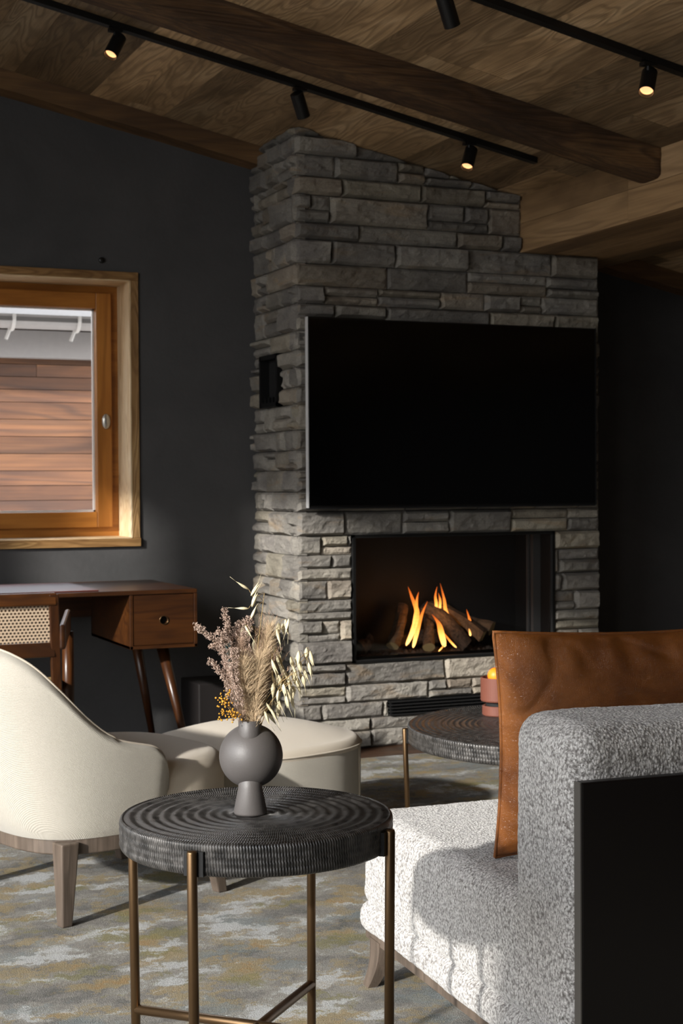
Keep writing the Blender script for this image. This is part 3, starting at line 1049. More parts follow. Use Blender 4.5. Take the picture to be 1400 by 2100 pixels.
yf = yb - .05
for pts, wd, lb in [
    ([(3.00, yf, .43), (3.035, yf, .50), (3.055, yf, .58), (3.03, yf, .65), (3.01, yf, .70)], .017, 'tallest flame at the left, with a tip bending left'),
    ([(3.03, yf - .01, .42), (3.055, yf, .49), (3.08, yf, .57), (3.11, yf, .63)], .013, 'flame leaning right over the left side of the short log'),
    ([(3.045, yf + .02, .52), (3.06, yf + .02, .58), (3.055, yf, .64), (3.065, yf, .675)], .010, 'small flame tip beside the tallest left flame'),
    ([(3.175, yf - .04, .42), (3.16, yf - .04, .48), (3.15, yf - .03, .53), (3.13, yf, .57)], .019, 'broad yellow flame low in the centre in front of the logs'),
    ([(3.23, yf - .05, .415), (3.20, yf - .04, .45), (3.165, yf - .03, .50)], .008, 'thin low flame streaking across the charred log'),
    ([(3.19, yf + .09, .55), (3.20, yf + .09, .60), (3.195, yf + .09, .645), (3.205, yf + .09, .69)], .010, 'left flame of the pair rising behind the charred log'),
    ([(3.215, yf + .09, .56), (3.22, yf + .09, .62), (3.21, yf + .09, .66)], .008, 'shorter flame between the tall pair behind the charred log'),
    ([(3.29, yf + .04, .50), (3.245, yf + .07, .56), (3.235, yf + .08, .63), (3.215, yf + .08, .705)], .012, 'right tall flame rising above the split log'),
    ([(3.33, yf + .0, .46), (3.335, yf + .01, .52), (3.315, yf + .01, .585)], .011, 'short flame in front of the split log at the right'),
    ([(3.13, yf - .07, .405), (3.15, yf - .07, .425), (3.17, yf - .07, .44)], .006, 'tiny flame licking the gravel at the front'),
]:
    flame(pts, wd, lb)
fl = bpy.data.lights.new('fire_glow', 'POINT'); fl.energy = .8; fl.color = (1, .42, .12); fl.shadow_soft_size = .06
fo = bpy.data.objects.new('fire_glow', fl); COL.objects.link(fo); fo.location = (3.17, yb - .10, .58)

# ------------------------------------------------------------------ television
tv = empty('television', (3.1765, 6.075, 1.06), 0, 'large flat black television mounted on the stone chimney', 'television')
s = MB(); s.box(-.7235, .7235, -.035, -.005, 0, .825); s.build('housing', M['satin'], tv, bevel=.002)
s = MB(); s.box(-.716, .716, -.0365, -.035, .016, .819); s.build('screen', M['screen'], tv)
for xx in (-.7255, .7225):  # left strip coloured as lit, right one darker as shaded
    s = MB(); s.box(xx, xx + .003, -.038, -.012, .006, .826)
    tag(s.build('side_trim', M['silver' if xx < 0 else 'steel'], tv), 'thin silver edge strip, the lighting of its side put into the colour')
s = MB(); s.box(-.72, .72, -.0372, -.034, .0, .007); s.build('lower_bezel', M['steel'], tv)
s = MB(); s.box(.60, .63, -.0374, -.0365, .007, .010); s.build('maker_mark', M['steel'], tv)
s = MB(); s.box(-.70, -.2, -.006, .028, .02, .78); s.box(-.2, .7, -.006, .028, .06, .7); s.build('wall_bracket', M['matt'], tv)

# ------------------------------------------------------------------ small round wall fitting
s = MB()
s.lathe([(.0005, .009), (.011, .009), (.013, .006), (.0135, 0)], 24, mat=Matrix.Rotation(pi / 2, 4, 'X'))
o = s.build('wall_socket', M['satin'], None, smooth=True); o.location = (1.711, YB - .001, 2.169)
tag(o, 'tiny round black fitting on the charcoal wall above the window', 'wall fitting')

# ------------------------------------------------------------------ ceiling tracks and spotlights
def track(name, y, xa, xb, label):
    m = MB()
    m.box(xa, xb, y - .017, y + .017, 0, 1, lambda p: (p[0], p[1], roof(p[0]) - (.024 if p[2] < .5 else .0005)))
    o = m.build(name, M['black'])
    return tag(o, label, 'lighting track', 'black ceiling tracks')


track('lighting_track', 5.565, -1.2, 3.30, 'black ceiling track ending above the stone chimney')
track('lighting_track', 4.29, -1.2, 4.0 - .46, 'black ceiling track nearest the viewer, crossing the upper right ceiling')


def spot(px, py, axis, label):
    o = empty('spotlight', (px, py, roof(px) - .024), 0, label, 'spotlight', 'black spotlights on the ceiling tracks')
    ax = Vector(axis).normalized()
    m = MB(); m.box(-.025, .025, -.015, .015, -.012, 0); m.tube([(0, 0, -.01), (0, 0, -.038)], .007, 8)
    m.build('bracket', M['black'], o)
    c0 = Vector((0, 0, -.062)); a = c0 - ax * .045; b = c0 + ax * .055
    q = ax.to_track_quat('Z', 'Y').to_matrix().to_4x4()
    mt = Matrix.Translation(c0) @ q
    m = MB(); m.lathe([(.0005, -.045), (.024, -.045), (.0265, -.043), (.0265, .055), (.0245, .055), (.022, .038)], 32, mat=mt)
    m.build('housing', M['black'], o, smooth=False)
    m = MB(); m.lathe([(.0005, .036), (.0215, .036), (.022, .040)], 32, mat=mt)
    m.build('lens', M['lens'], o)
    return o


spot(1.494, 5.565, (-.42, -.30, -.75), 'spotlight farthest left on the ceiling, its lit end showing')
spot(2.233, 5.565, (.42, .35, -.75), 'spotlight above the left edge of the chimney, pointing right and away')
spot(2.985, 5.565, (-.38, -.32, -.8), 'spotlight near the end of the long track above the chimney, its lit end showing')
spot(2.225, 4.29, (.45, .30, -.75), 'spotlight cut by the top edge of the photo, pointing right')
spot(2.98, 4.29, (-.42, -.40, -.8), 'spotlight at the upper right of the ceiling, brightest lit end')

# ------------------------------------------------------------------ desk
dk = empty('desk', (1.11, 6.17, 0), 0, 'walnut writing desk with a round-holed drawer standing against the charcoal wall', 'desk')
W2 = .78; ya, yb2 = -.32, .33
s = MB(); s.box(-W2, W2, ya, yb2, .732, .75); s.build('desk_top', M['walnut'], dk, bevel=.004)
for sg in (-1, 1):
    s = MB()
    xo, xi = sg * W2, sg * (W2 - .28)
    a, b = min(xo, xi), max(xo, xi)
    s.box(a, a + .014, ya + .004, yb2 - .02, .515, .732); s.box(b - .014, b, ya + .004, yb2 - .02, .515, .732)
    s.box(a, b, ya + .004, yb2 - .02, .515, .529); s.box(a, b, yb2 - .03, yb2 - .02, .515, .732)
    s.build('drawer_case', M['walnut'], dk, bevel=.002)
    s = MB(); hz, hr = .628, .016; cx_ = (a + b) / 2
    x0_, x1_, z0_, z1_ = a + .0165, b - .0165, .5315, .7295
    # drawer front with a real round hole
    n = 32; ri = [(cx_ + hr * cos(2 * pi * k / n), hz + hr * sin(2 * pi * k / n)) for k in range(n)]
    ro = []
    for k in range(n):
        dx, dz = cos(2 * pi * k / n), sin(2 * pi * k / n)
        t = min(((x1_ - cx_) / abs(dx)) if dx else 9, ((z1_ - hz) / dz if dz > 0 else (z0_ - hz) / dz) if abs(dz) > 1e-9 else 9)
        ro.append((cx_ + dx * t, hz + dz * t))
    for k in range(n):
        k2 = (k + 1) % n
        s.quad((ri[k][0], ya + .006, ri[k][1]), (ri[k2][0], ya + .006, ri[k2][1]), (ro[k2][0], ya + .006, ro[k2][1]), (ro[k][0], ya + .006, ro[k][1]))
        s.quad((ri[k][0], ya + .006, ri[k][1]), (ri[k][0], ya + .022, ri[k][1]), (ri[k2][0], ya + .022, ri[k2][1]), (ri[k2][0], ya + .006, ri[k2][1]))
    for (cx1, cz1) in ((x0_, z0_), (x1_, z0_), (x0_, z1_), (x1_, z1_)):
        # corner fill
        near = sorted(range(n), key=lambda k: (ro[k][0] - cx1) ** 2 + (ro[k][1] - cz1) ** 2)[:2]
        s.quad((cx1, ya + .006, cz1), (ro[near[0]][0], ya + .006, ro[near[0]][1]), (ro[near[1]][0], ya + .006, ro[near[1]][1]))
    d = s.build('drawer', M['walnut'], dk)
    s = MB(); mt = Matrix.Translation((cx_, ya + .004, hz)) @ Matrix.Rotation(pi / 2, 4, 'X')
    s.lathe([(hr, -.012), (hr, .002), (hr + .002, .002), (hr + .002, -.001)], 32, mat=mt)
    tag(s.build('finger_hole_ring', M['bronze'], d, smooth=True), 'small metal ring lining the finger hole')
    s = MB(); s.box(x0_, x1_, ya + .03, ya + .034, z0_, z1_); s.build('drawer_inside', M['matt'], d)
    for yy, dy in ((ya + .12, -.07), (yb2 - .13, .07)):
        s = MB(); xt = sg * (W2 - .115); xb = sg * (W2 - .01)
        s.tube([(xt, yy, .515), (xb, yy + dy, 0)], [.024, .012], 16); s.build('leg', M['walnutv'], dk, smooth=True)
s = MB(); s.box(-W2 + .28, W2 - .28, yb2 - .03, yb2 - .015, .60, .732); s.build('back_rail', M['walnut'], dk)
s = MB(); s.box(-.4, .38, -.30, .22, 0, .006); o = s.build('desk_pad', M['pad'], None, bevel=.002); o.location = (1.11, 6.17, .7505)
tag(o, 'dark red leather writing pad lying on the walnut desk', 'desk pad')

# ------------------------------------------------------------------ cane desk chair
ch = empty('desk_chair', (.93, 5.45, .0125), 0, 'walnut armchair with a woven cane back, pushed up to the desk', 'chair')
hw = .215
tilt = lambda z: -.30 - (z - .42) * .18


def stile(m, x, xb, z0, z1, w_=.03, d_=.024):
    m.box(-1, 1, -1, 1, 0, 1, lambda p: ((x if p[2] > .5 else xb) + p[0] * w_ / 2, tilt(z1 if p[2] > .5 else z0) + p[1] * d_ / 2, z1 if p[2] > .5 else z0))


for sg in (-1, 1):
    s = MB(); stile(s, sg * (hw - .012), sg * (hw + .015), .40, .79, .034); s.build('back_stile', M['walnutv'], ch, bevel=.004)
    s = MB(); s.tube([(sg * .23, -.30, .42), (sg * .235, -.36, 0)], [.02, .014], 12); s.build('leg', M['walnutv'], ch, smooth=True)
    s = MB(); s.box(sg * .235 - .011, sg * .235 + .011, -.36, .15, .60, .685, lambda p: (p[0] + sg * (p[1] + .36) * .27, p[1], p[2] + (p[1] + .36) * .02)); s.build('armrest', M['walnut'], ch, bevel=.008)
    s = MB(); s.tube([(sg * .365, .12, .615), (sg * .365, .12, .40), (sg * .37, .14, 0)], [.021, .022, .013], 12); s.build('leg', M['walnutv'], ch, smooth=True)
s = MB(); s.box(-hw, hw, tilt(.77) - .014, tilt(.77) + .014, .752, .795); s.build('top_rail', M['walnut'], ch, bevel=.006)
s = MB(); s.box(-hw, hw, tilt(.6) - .012, tilt(.6) + .012, .575, .625); s.build('lower_rail', M['walnut'], ch, bevel=.004)
s = MB(); s.box(-hw + .01, hw - .01, -.001, .001, .62, .755, lambda p: (p[0], tilt(p[2]) + p[1], p[2])); s.build('cane_back', M['cane'], ch)
s = MB(); s.box(-.235, .235, -.30, .18, .40, .44, lambda p: (p[0] * (1 + (p[1] + .30) * 1.05), p[1], p[2])); s.build('seat_frame', M['walnut'], ch, bevel=.006)
s = MB(); s.box(-.21, .21, -.27, .15, .441, .445, lambda p: (p[0] * (1 + (p[1] + .30) * 1.05), p[1], p[2])); s.build('cane_seat', M['straw'], ch)

# dark bin beside the desk
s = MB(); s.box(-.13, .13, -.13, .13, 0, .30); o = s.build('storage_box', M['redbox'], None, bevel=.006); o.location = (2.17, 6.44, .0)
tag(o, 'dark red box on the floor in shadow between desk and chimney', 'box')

# ------------------------------------------------------------------ rug
s = MB(); s.box(-2.2, 4.6, -.9, 5.83, 0, .012)
rug = s.build('rug', M['rug'], None, bevel=.004); rug.location = (0, 0, .0005)
tag(rug, 'large abstract rug in grey, ochre and blue covering the floor', 'rug')
RZ = .0125

# ------------------------------------------------------------------ cream tub armchair
FD = radians(17)
ac = empty('armchair', (1.047, 4.254, RZ), FD, 'cream upholstered tub armchair with a sweeping curved back, turned towards the fireplace', 'armchair')


def sup(a, b, n, th):
    c_, s_ = cos(th), sin(th)
    return (math.copysign(abs(c_) ** (2 / n), c_) * a, math.copysign(abs(s_) ** (2 / n), s_) * b)


HP = [(-.60, .765), (-.47, .757), (-.42, .742), (-.378, .72), (-.32, .672), (-.256, .590), (-.19, .522), (-.12, .484), (-.05, .466), (.02, .452), (.06, .43), (.2, .40)]


def hz_(f_):
    return sum(hz_raw(f_ + d * .008) for d in range(-5, 6)) / 11


def hz_raw(f_):
    for (a, za), (b, zb_) in zip(HP[:-1], HP[1:]):
        if a <= f_ <= b:
            t = (f_ - a) / (b - a); return za + (zb_ - za) * t
    return HP[0][1] if f_ < HP[0][0] else HP[-1][1]


def ring_pt(t, v):
    """t in 0..1 around the U from the near arm to the far arm; v 0 bottom .. 1 top -> (f, s)"""
    th = -pi / 2 - .0 - t * pi            # -90deg .. -270deg through 180
    top = sup(.475, .365, 2.5, th); bot = sup(.30, .29, 3.2, th)
    k = v ** .7
    f_ = bot[0] + (top[0] - bot[0]) * k; s_ = bot[1] + (top[1] - bot[1]) * k
    return f_, s_


NT, T0 = 130, .045
ts = []
sh = MB()
path = []
ext = 6
for i in range(-ext, NT + ext + 1):
    if i < 0: path.append(('n', -i / ext))
    elif i > NT: path.append(('f', (i - NT) / ext))
    else: path.append(('m', i / NT))
Zb = .222
sections = []
for kind, u in path:
    sec = []
    ZT = None
    if kind == 'm': t = u; add = 0
    else: t = 0 if kind == 'n' else 1; add = u * .075
    ft, st = ring_pt(t, 1)
    zt = hz_(ft + add)
    endk = 0 if kind == 'm' else u
    zt = zt - (.13 * (1 - sqrt(max(0, 1 - endk ** 3.0))) if endk else 0)
    thick = .052 * (1 - .0 * endk)
    nv = 22
    H_ = zt - Zb
    pts = []
    for j in range(nv + 1):
        v = j / nv; z = Zb + (H_ - .022) * v
        f_, s_ = ring_pt(t, min(1, (z - Zb) / .42))
        pts.append((f_ + add, s_, z, 0))
    for j in range(1, 9):
        a = pi * j / 9
        f_, s_ = ring_pt(t, min(1, (zt - Zb) / .42))
        pts.append((f_ + add, s_, zt - .022 + .022 * sin(a), (1 - cos(a)) / 2 * thick))
    for j in range(8):
        z = zt - .022 - (H_ - .03) * (j + 1) / 8
        f_, s_ = ring_pt(t, min(1, (z - Zb) / .42))
        pts.append((f_ + add, s_, z, thick))
    for f_, s_, z, inn in pts:
        if kind == 'm' :
            c0 = Vector((f_, s_)); ctr = Vector((.03, 0))
            d = (ctr - c0); 
            if abs(t) < .06 or abs(t - 1) < .06:
                d = Vector((0, -s_))
            d.normalize()
        else: d = Vector((0, -1 if s_ > 0 else 1))
        # narrow the arm at its rounded front end
        ek = endk ** 3
        off = inn + (thick / 2 - inn) * ek * .9
        sec.append((f_ + d.x * off, s_ + d.y * off, z))
    sections.append(sec)
m_ = len(sections[0])
for sec in sections: sh.v += sec
for i in range(len(sections) - 1):
    for j in range(m_ - 1):
        a = i * m_ + j; sh.face((a, a + m_, a + m_ + 1, a + 1))
sh.face(list(range(m_))); sh.face([(len(sections) - 1) * m_ + j for j in range(m_)][::-1])
sh.build('shell', M['cream'], ac, smooth=True)
pp = MB()
pts = [(Vector(s_[26])) for s_ in sections[2:-2]]
pp.tube([p + Vector((0, 0, .0005)) for p in pts], .0032, 6)
pp.build('piping', M['creamtop'], ac, smooth=True)
# seat cushion
def crown(c_, amp, rx, ry):
    def f_(Q, n_):
        if n_.z > .2:
            k = max(0, 1 - ((Q.x - c_[0]) / rx) ** 2) * max(0, 1 - ((Q.y - c_[1]) / ry) ** 2)
            Q = Q + Vector((0, 0, amp * sqrt(k)))
        return Q
    return f_


def cushion(m, a0, a1, hy, z0, z1, r, crown_amp, n=3.0):
    """superellipse plan cushion"""
    cx_, ax_ = (a0 + a1) / 2, (a1 - a0) / 2
    P = []
    nr, na = 10, 72
    b = len(m.v)
    prof = []
    for j in range(9): 
        a = -pi / 2 + pi / 2 * j / 8; prof.append((1 - r / ax_ * (1 - cos(a)), z0 + r + r * sin(a)))
    for j in range(1, 6): prof.append((1, z0 + r + (z1 - z0 - 2 * r) * j / 6))
    for j in range(9):
        a = pi / 2 * j / 8; prof.append((1 - r / ax_ * (1 - cos(a)), z1 - r + r * sin(a)))
    lastk = prof[-1][0]
    for j in range(1, 12):
        k = lastk * (1 - j / 12); prof.append((k, z1 + crown_amp * (1 - (k / lastk) ** 2)))
    for k, z in prof:
        for i in range(na):
            x_, y_ = sup(ax_ * k, hy * k, n, 2 * pi * i / na)
            m.v.append((cx_ + x_, y_, z))
    for j in range(len(prof) - 1):
        for i in range(na):
            i2 = (i + 1) % na; m.face((b + j * na + i, b + j * na + i2, b + (j + 1) * na + i2, b + (j + 1) * na + i))
    m.face([b + (len(prof) - 1) * na + i for i in range(na)]); m.face([b + i for i in range(na)][::-1])
    return m


s = MB(); cushion(s, -.30, .365, .30, .225, .400, .05, .028); s.build('seat_cushion', M['creamtop'], ac, smooth=True)
s = MB(); cushion(s, -.29, .30, .29, .180, .226, .006, 0, 3.2); s.build('base_ring', M['greywood'], ac, smooth=False)
for fx_, sy_ in ((-.225, -.255), (.235, -.245), (-.25, .25), (.235, .245)):
    s = MB()
    dx = .035 if fx_ > 0 else -.012
    dy = math.copysign(.012, sy_)
    a = Vector((fx_, sy_, .222)); b = Vector((fx_ + dx, sy_ + dy, 0))
    s.box(-1, 1, -1, 1, 0, 1, lambda p: ((b if p[2] < .5 else a).x + p[0] * (.0155 if p[2] < .5 else .027), (b if p[2] < .5 else a).y + p[1] * (.0155 if p[2] < .5 else .027), .218 if p[2] > .5 else 0))
    s.build('leg', M['greywood'], ac, bevel=.004)

# ------------------------------------------------------------------ ottoman
ot = empty('ottoman', (1.69, 4.62, RZ), radians(17), 'low cream ottoman with a domed top, in front of the fireplace', 'ottoman')
s = MB(); cushion(s, -.325, .325, .30, .10, .34, .035, 0, 2.5); s.build('body', M['cream'], ot, smooth=True)
s = MB(); cushion(s, -.327, .327, .302, .29, .345, .03, .05, 2.5); s.build('domed_top', M['creamtop'], ot, smooth=True)
s = MB(); 
pts = [sup(.328, .303, 2.5, 2 * pi * i / 96) + (.32,) for i in range(97)]
s.tube(pts, .0028, 6, False)
for a in (-.9, .9, 2.3, -2.3):
    x_, y_ = sup(.3265, .3015, 2.5, a); s.tube([(x_, y_, .11), (x_, y_, .32)], .0024, 6)
s.build('seam', M['creamtop'], ot, smooth=True)
for a in (-2.25, -.8, .8, 2.25):
    s = MB(); x_, y_ = .24 * cos(a), .22 * sin(a)
    s.box(-1, 1, -1, 1, 0, 1, lambda p: (x_ * (1.12 if p[2] < .5 else 1) + p[0] * (.013 if p[2] < .5 else .019), y_ * (1.12 if p[2] < .5 else 1) + p[1] * (.013 if p[2] < .5 else .019), p[2] * .105))
    s.build('leg', M['greywood'], ot, bevel=.003)


# ------------------------------------------------------------------ round tables
def round_table(name, loc, R, H, th, legs, label, stretcher=None, rot=0):
    t = empty(name, loc, rot, label, 'side table' if H > .5 else 'coffee table')
    prof = [(.0005, H)]
    nr = 110
    for i in range(1, nr + 1):
        r = (R - .006) * i / nr
        prof.append((r, H - .0017 * (.5 - .5 * cos(r / .0185 * 2 * pi)) * min(1, r / .03)))
    for i in range(6):
        a = pi / 2 * (i + 1) / 6; prof.append((R - .006 + .006 * sin(a), H - .006 + .006 * cos(a)))
    for i in range(1, 12):
        prof.append((R + .0006 * sin(i * 1.9), H - .006 - (th - .016) * i / 11))
    for i in range(6):
        a = pi / 2 * (i + 1) / 6; prof.append((R - .01 + .01 * cos(a), H - th + .01 - .01 * sin(a)))
    prof.append((.0005, H - th))
    s = MB(); s.lathe(prof, 128); s.build('tabletop', M['hammered'], t, smooth=True)
    for a in legs:
        ca, sa = cos(a), sin(a); rl = R + .009
        s = MB(); s.tube([(ca * rl, sa * rl, H - .010), (ca * rl, sa * rl, H - .013), (ca * rl * .97, sa * rl * .97, 0)], [.0068, .0079, .0079], 16)
        lg = s.build('leg', M['bronze'], t, smooth=True)
        s = MB(); c0, s0 = ca, sa
        s.box(R - .004, R + .005, -.016, .016, H - th + .002, H - .012, lambda p: (p[0] * c0 - p[1] * s0, p[0] * s0 + p[1] * c0, p[2]))
        s.build('leg_bracket', M['black'], lg)
    if stretcher:
        for i in range(2):
            a = legs[i]; b = legs[i + 2]
            s = MB(); rl = R + .004
            s.tube([(cos(a) * rl, sin(a) * rl, stretcher + i * .001), (cos(b) * rl, sin(b) * rl, stretcher + i * .001)], .0082, 14)
            s.build('stretcher', M['bronze'], t, smooth=True)
    return t


round_table('side_table', (.839, 2.297, RZ), .2195, .6275, .051, [radians(a) for a in (-134.8, -44.8, 45.2, 135.2)],
            'small round black hammered side table on four bronze legs, with the vase on it', .28)
round_table('coffee_table', (2.362, 3.90, RZ), .43, .4375, .055, [radians(a) for a in (157, 247, 337, 67)],
            'wider round dark hammered coffee table beside the fireplace, behind the leather cushion', None)

# ------------------------------------------------------------------ vase
VX, VY, VZ = .972, 2.69, .5505
vs = MB()
n = 64
Rb = .0605; zc = .105
prof = [(.0005, .0), (.030, .0), (.0315, .004), (.0225, .05), (.0205, .075), (.0005, .085)]
fp_ = MB(); fp_.lathe(prof, n)
va = empty('vase', (VX, VY, VZ), 0, 'matt grey ceramic vase with a round belly and flared foot on the near table', 'vase')
fp_.build('foot', M['ceramic'], va, smooth=True)
pb = [(.0005, zc - Rb)] + [(Rb * sin(a), zc - Rb * cos(a)) for a in [pi * k / 40 for k in range(1, 36)]]
vs.lathe(pb, n, cx=.010, cy=.022); vs.build('belly', M['ceramic'], va, smooth=True)
nk = MB(); nk.lathe([(.0005, .12), (.0215, .125), (.0215, .15), (.0215, .176), (.0205, .177), (.0185, .176), (.0185, .150), (.0005, .150)], n)
nk.build('neck', M['ceramic'], va, smooth=True)

# ------------------------------------------------------------------ dried flowers
KU, KV = .00097, .000918
MOUTH = Vector((VX, VY, VZ + .172))


def FP(u, v, d=0):        # u: picture-millimetre offset right of the mouth, v: up
    return Vector((VX + (u - 513) * KU + d * .43, VY + d, VZ + .172 + (1480 - v) * KV))


def curve(p0, p1, p2, n=12):
    return [p0 * (1 - t) ** 2 + p1 * 2 * t * (1 - t) + p2 * t * t for t in [i / n for i in range(n + 1)]]


r2 = random.Random(3)


def sprig(name, label, cat, group=None):
    b = MOUTH + Vector((r2.uniform(-.012, .012), r2.uniform(-.012, .012), -.03))
    o = empty(name, b, 0, label, cat, group)
    return o, b


def pod(m, base, d, L, wd):
    d = d.normalized()
    q = d.to_track_quat('Z', 'Y').to_matrix().to_4x4()
    mt = Matrix.Translation(base) @ q @ Matrix.Diagonal((1, .6, 1, 1))
    m.lathe([(.0003, 0), (wd * .8, L * .12), (wd * 1.3, L * .34), (wd * 1.1, L * .55), (wd * .4, L * .82), (.0002, L)], 8, mat=mt)


def oat(name, label, stem, tips, droop=True):
    o, b = sprig(name, label, 'dried oat stem', 'dried oat stems in the vase')
    m = MB(); P = curve(b, stem[0], stem[1], 14)
    m.tube([p - b for p in P], [.0011 - .0006 * i / 14 for i in range(15)], 5)
    for tp, dr in tips:
        k = P[r2.randint(9, 14)]
        m.tube([k - b, (k + tp) / 2 - b + Vector((0, 0, .008)), tp - b], .0004, 4)
    st = m.build('stem', M['straw'], o, smooth=True)
    for tp, dr in tips:
        m = MB(); L = r2.uniform(.026, .034)
        dv = Vector(dr) + Vector((r2.uniform(-.2, .2), r2.uniform(-.3, .3), 0))
        pod(m, tp - b, dv, L, .0036)
        pod(m, tp - b, dv + Vector((r2.uniform(-.16, .16), r2.uniform(-.2, .2), 0)), L * .92, .0030)
        e0 = tp - b + dv.normalized() * L * .9
        m.tube([e0, e0 + dv.normalized() * .02 + Vector((r2.uniform(-.006, .006), 0, 0))], .0003, 3)
        m.build('spikelet', M['oat'], o, smooth=True)


oat('oat_stem', 'tallest dried oat stem, with pale pods pointing up', (FP(530, 1330), FP(545, 1215)),
    [(FP(513, 1207), (-.8, 0, .4)), (FP(517, 1220), (.45, 0, .8)), (FP(519, 1243), (.25, 0, 1)), (FP(512, 1246), (-1, 0, .05)), (FP(516, 1268), (.3, 0, .9)), (FP(505, 1280), (.4, 0, -.8))])
oat('oat_stem', 'oat stem leaning farthest right, pods hanging over the stone', (FP(560, 1400), FP(640, 1350, .02)),
    [(FP(*p, r2.uniform(-.02, .03)), (dx, 0, -1)) for p, dx in (((598, 1352), .05), ((612, 1350), .1), ((618, 1358), .2), ((632, 1335), -.1), ((640, 1340), .15), ((626, 1375), .3), ((603, 1368), .2), ((637, 1362), .2), ((616, 1338), 0))])
oat('oat_stem', 'oat stem bending low to the right above the vase shoulder', (FP(545, 1440), FP(600, 1400, -.02)),
    [(FP(*p, r2.uniform(-.03, .02)), (dx, 0, -1)) for p, dx in (((585, 1400), .3), ((597, 1402), .2), ((604, 1410), .1), ((575, 1412), .1), ((610, 1398), .5), ((568, 1430), .6), ((590, 1425), .4))])
oat('oat_stem', 'oat stem lowest at the right with pods beside the vase neck', (FP(540, 1460), FP(575, 1440, .03)),
    [(FP(*p, r2.uniform(-.03, .02)), (dx, 0, -1)) for p, dx in (((545, 1455), .5), ((556, 1450), .35), ((563, 1440), .4), ((572, 1446), .2), ((550, 1465), .7), ((548, 1440), .5))])
oat('oat_stem', 'upright oat stem right of centre with pods fanning by the chimney edge', (FP(540, 1370, .02), FP(578, 1280, .02)),
    [(FP(*p, r2.uniform(-.01, .03)), (dx, 0, -1)) for p, dx in (((574, 1278), -.1), ((581, 1282), .15), ((588, 1272), .3), ((570, 1290), 0), ((596, 1270), -.3), ((563, 1330), .3), ((571, 1338), .4))])
oat('oat_stem', 'oat stem behind the plumes at the top centre', (FP(520, 1380, .03), FP(530, 1290, .03)),
    [(FP(*p, r2.uniform(.01, .04)), (dx, 0, -1)) for p, dx in (((515, 1285), -.4), ((535, 1300), -.4), ((522, 1312), 0), ((503, 1282), -.6), ((519, 1345), .2), ((528, 1330), .1))])


def plume(label, p1, p2, r, mat, n=1100, t0=.30, L0=.02, group='feathery grass plumes in the vase'):
    o, b = sprig('dried_grass_plume', label, 'dried grass plume', group)
    P = curve(b, p1, p2, 20)
    m = MB(); m.tube([p - b for p in P], .0009, 5); m.build('stem', M['straw'], o)
    m = MB()
    for k in range(n):
        t = t0 + (1 - t0) * r2.random() ** .85; i = min(19, int(t * 20)); u = t * 20 - i
        c_ = P[i].lerp(P[i + 1], u) - b; ax = (P[i + 1] - P[i]).normalized()
        a = r2.uniform(0, 2 * pi); side = Vector((cos(a), sin(a), 0))
        pr_ = r * (sin(pi * min(1, (t - t0) / (1 - t0) * .85 + .12)) ** .6)
        s0 = c_ + side * r2.uniform(0, .4) * pr_
        d = (ax * r2.uniform(.5, 1.4) + side * r2.uniform(.2, 1.3)).normalized()
        e0 = s0 + d * L0 * r2.uniform(.3, 1.5); e0 = c_ + (e0 - c_) * 1.0
        lim = (e0 - c_).length; 
        w_ = .00030 * r2.uniform(.7, 1.3)
        sd_ = d.cross(Vector((.3, .9, .1))).normalized() * w_; s2_ = d.cross(sd_).normalized() * w_
        b_ = len(m.v); m.v += [tuple(s0 + sd_), tuple(s0 - sd_ * .5 + s2_), tuple(s0 - sd_ * .5 - s2_), tuple(e0)]
        m.face((b_, b_ + 1, b_ + 3)); m.face((b_ + 1, b_ + 2, b_ + 3)); m.face((b_ + 2, b_, b_ + 3))
    m.build('seed_head', mat, o)


plume('broad beige plume in the middle of the bouquet, nearest the neck', FP(512, 1420, -.01), FP(512, 1360, -.015), .016, M['plume'], 1500, .1, .020)
plume('tall beige plume leaning right, behind the middle one', FP(530, 1400), FP(556, 1285, .01), .016, M['plume'], 1500, .3, .022)
plume('beige plume right of the middle with wispy top', FP(527, 1410, .01), FP(544, 1300, .02), .015, M['plume'], 1400, .25, .024)
plume('brown plume left of the middle', FP(500, 1410), FP(496, 1310, .0), .014, M['plume2'], 1300, .25, .018)
plume('thin brown plume at the back of the bouquet', FP(515, 1400, .02), FP(518, 1340, .03), .014, M['plume2'], 1200, .2, .018)
plume('low brown plume at the left of the neck', FP(494, 1430, -.01), FP(478, 1370, -.01), .013, M['plume2'], 1100, .15, .016)


plume('bushy beige plume in front, left of the middle', FP(505, 1420, -.02), FP(500, 1350, -.02), .018, M['plume'], 1700, .1, .024)
plume('bushy beige plume in front, right of the middle', FP(522, 1420, -.02), FP(537, 1345, -.01), .018, M['plume'], 1700, .1, .024)
plume('dark brown plume filling the back right of the bouquet', FP(530, 1420, .03), FP(560, 1340, .04), .018, M['plume2'], 1500, .2, .024)


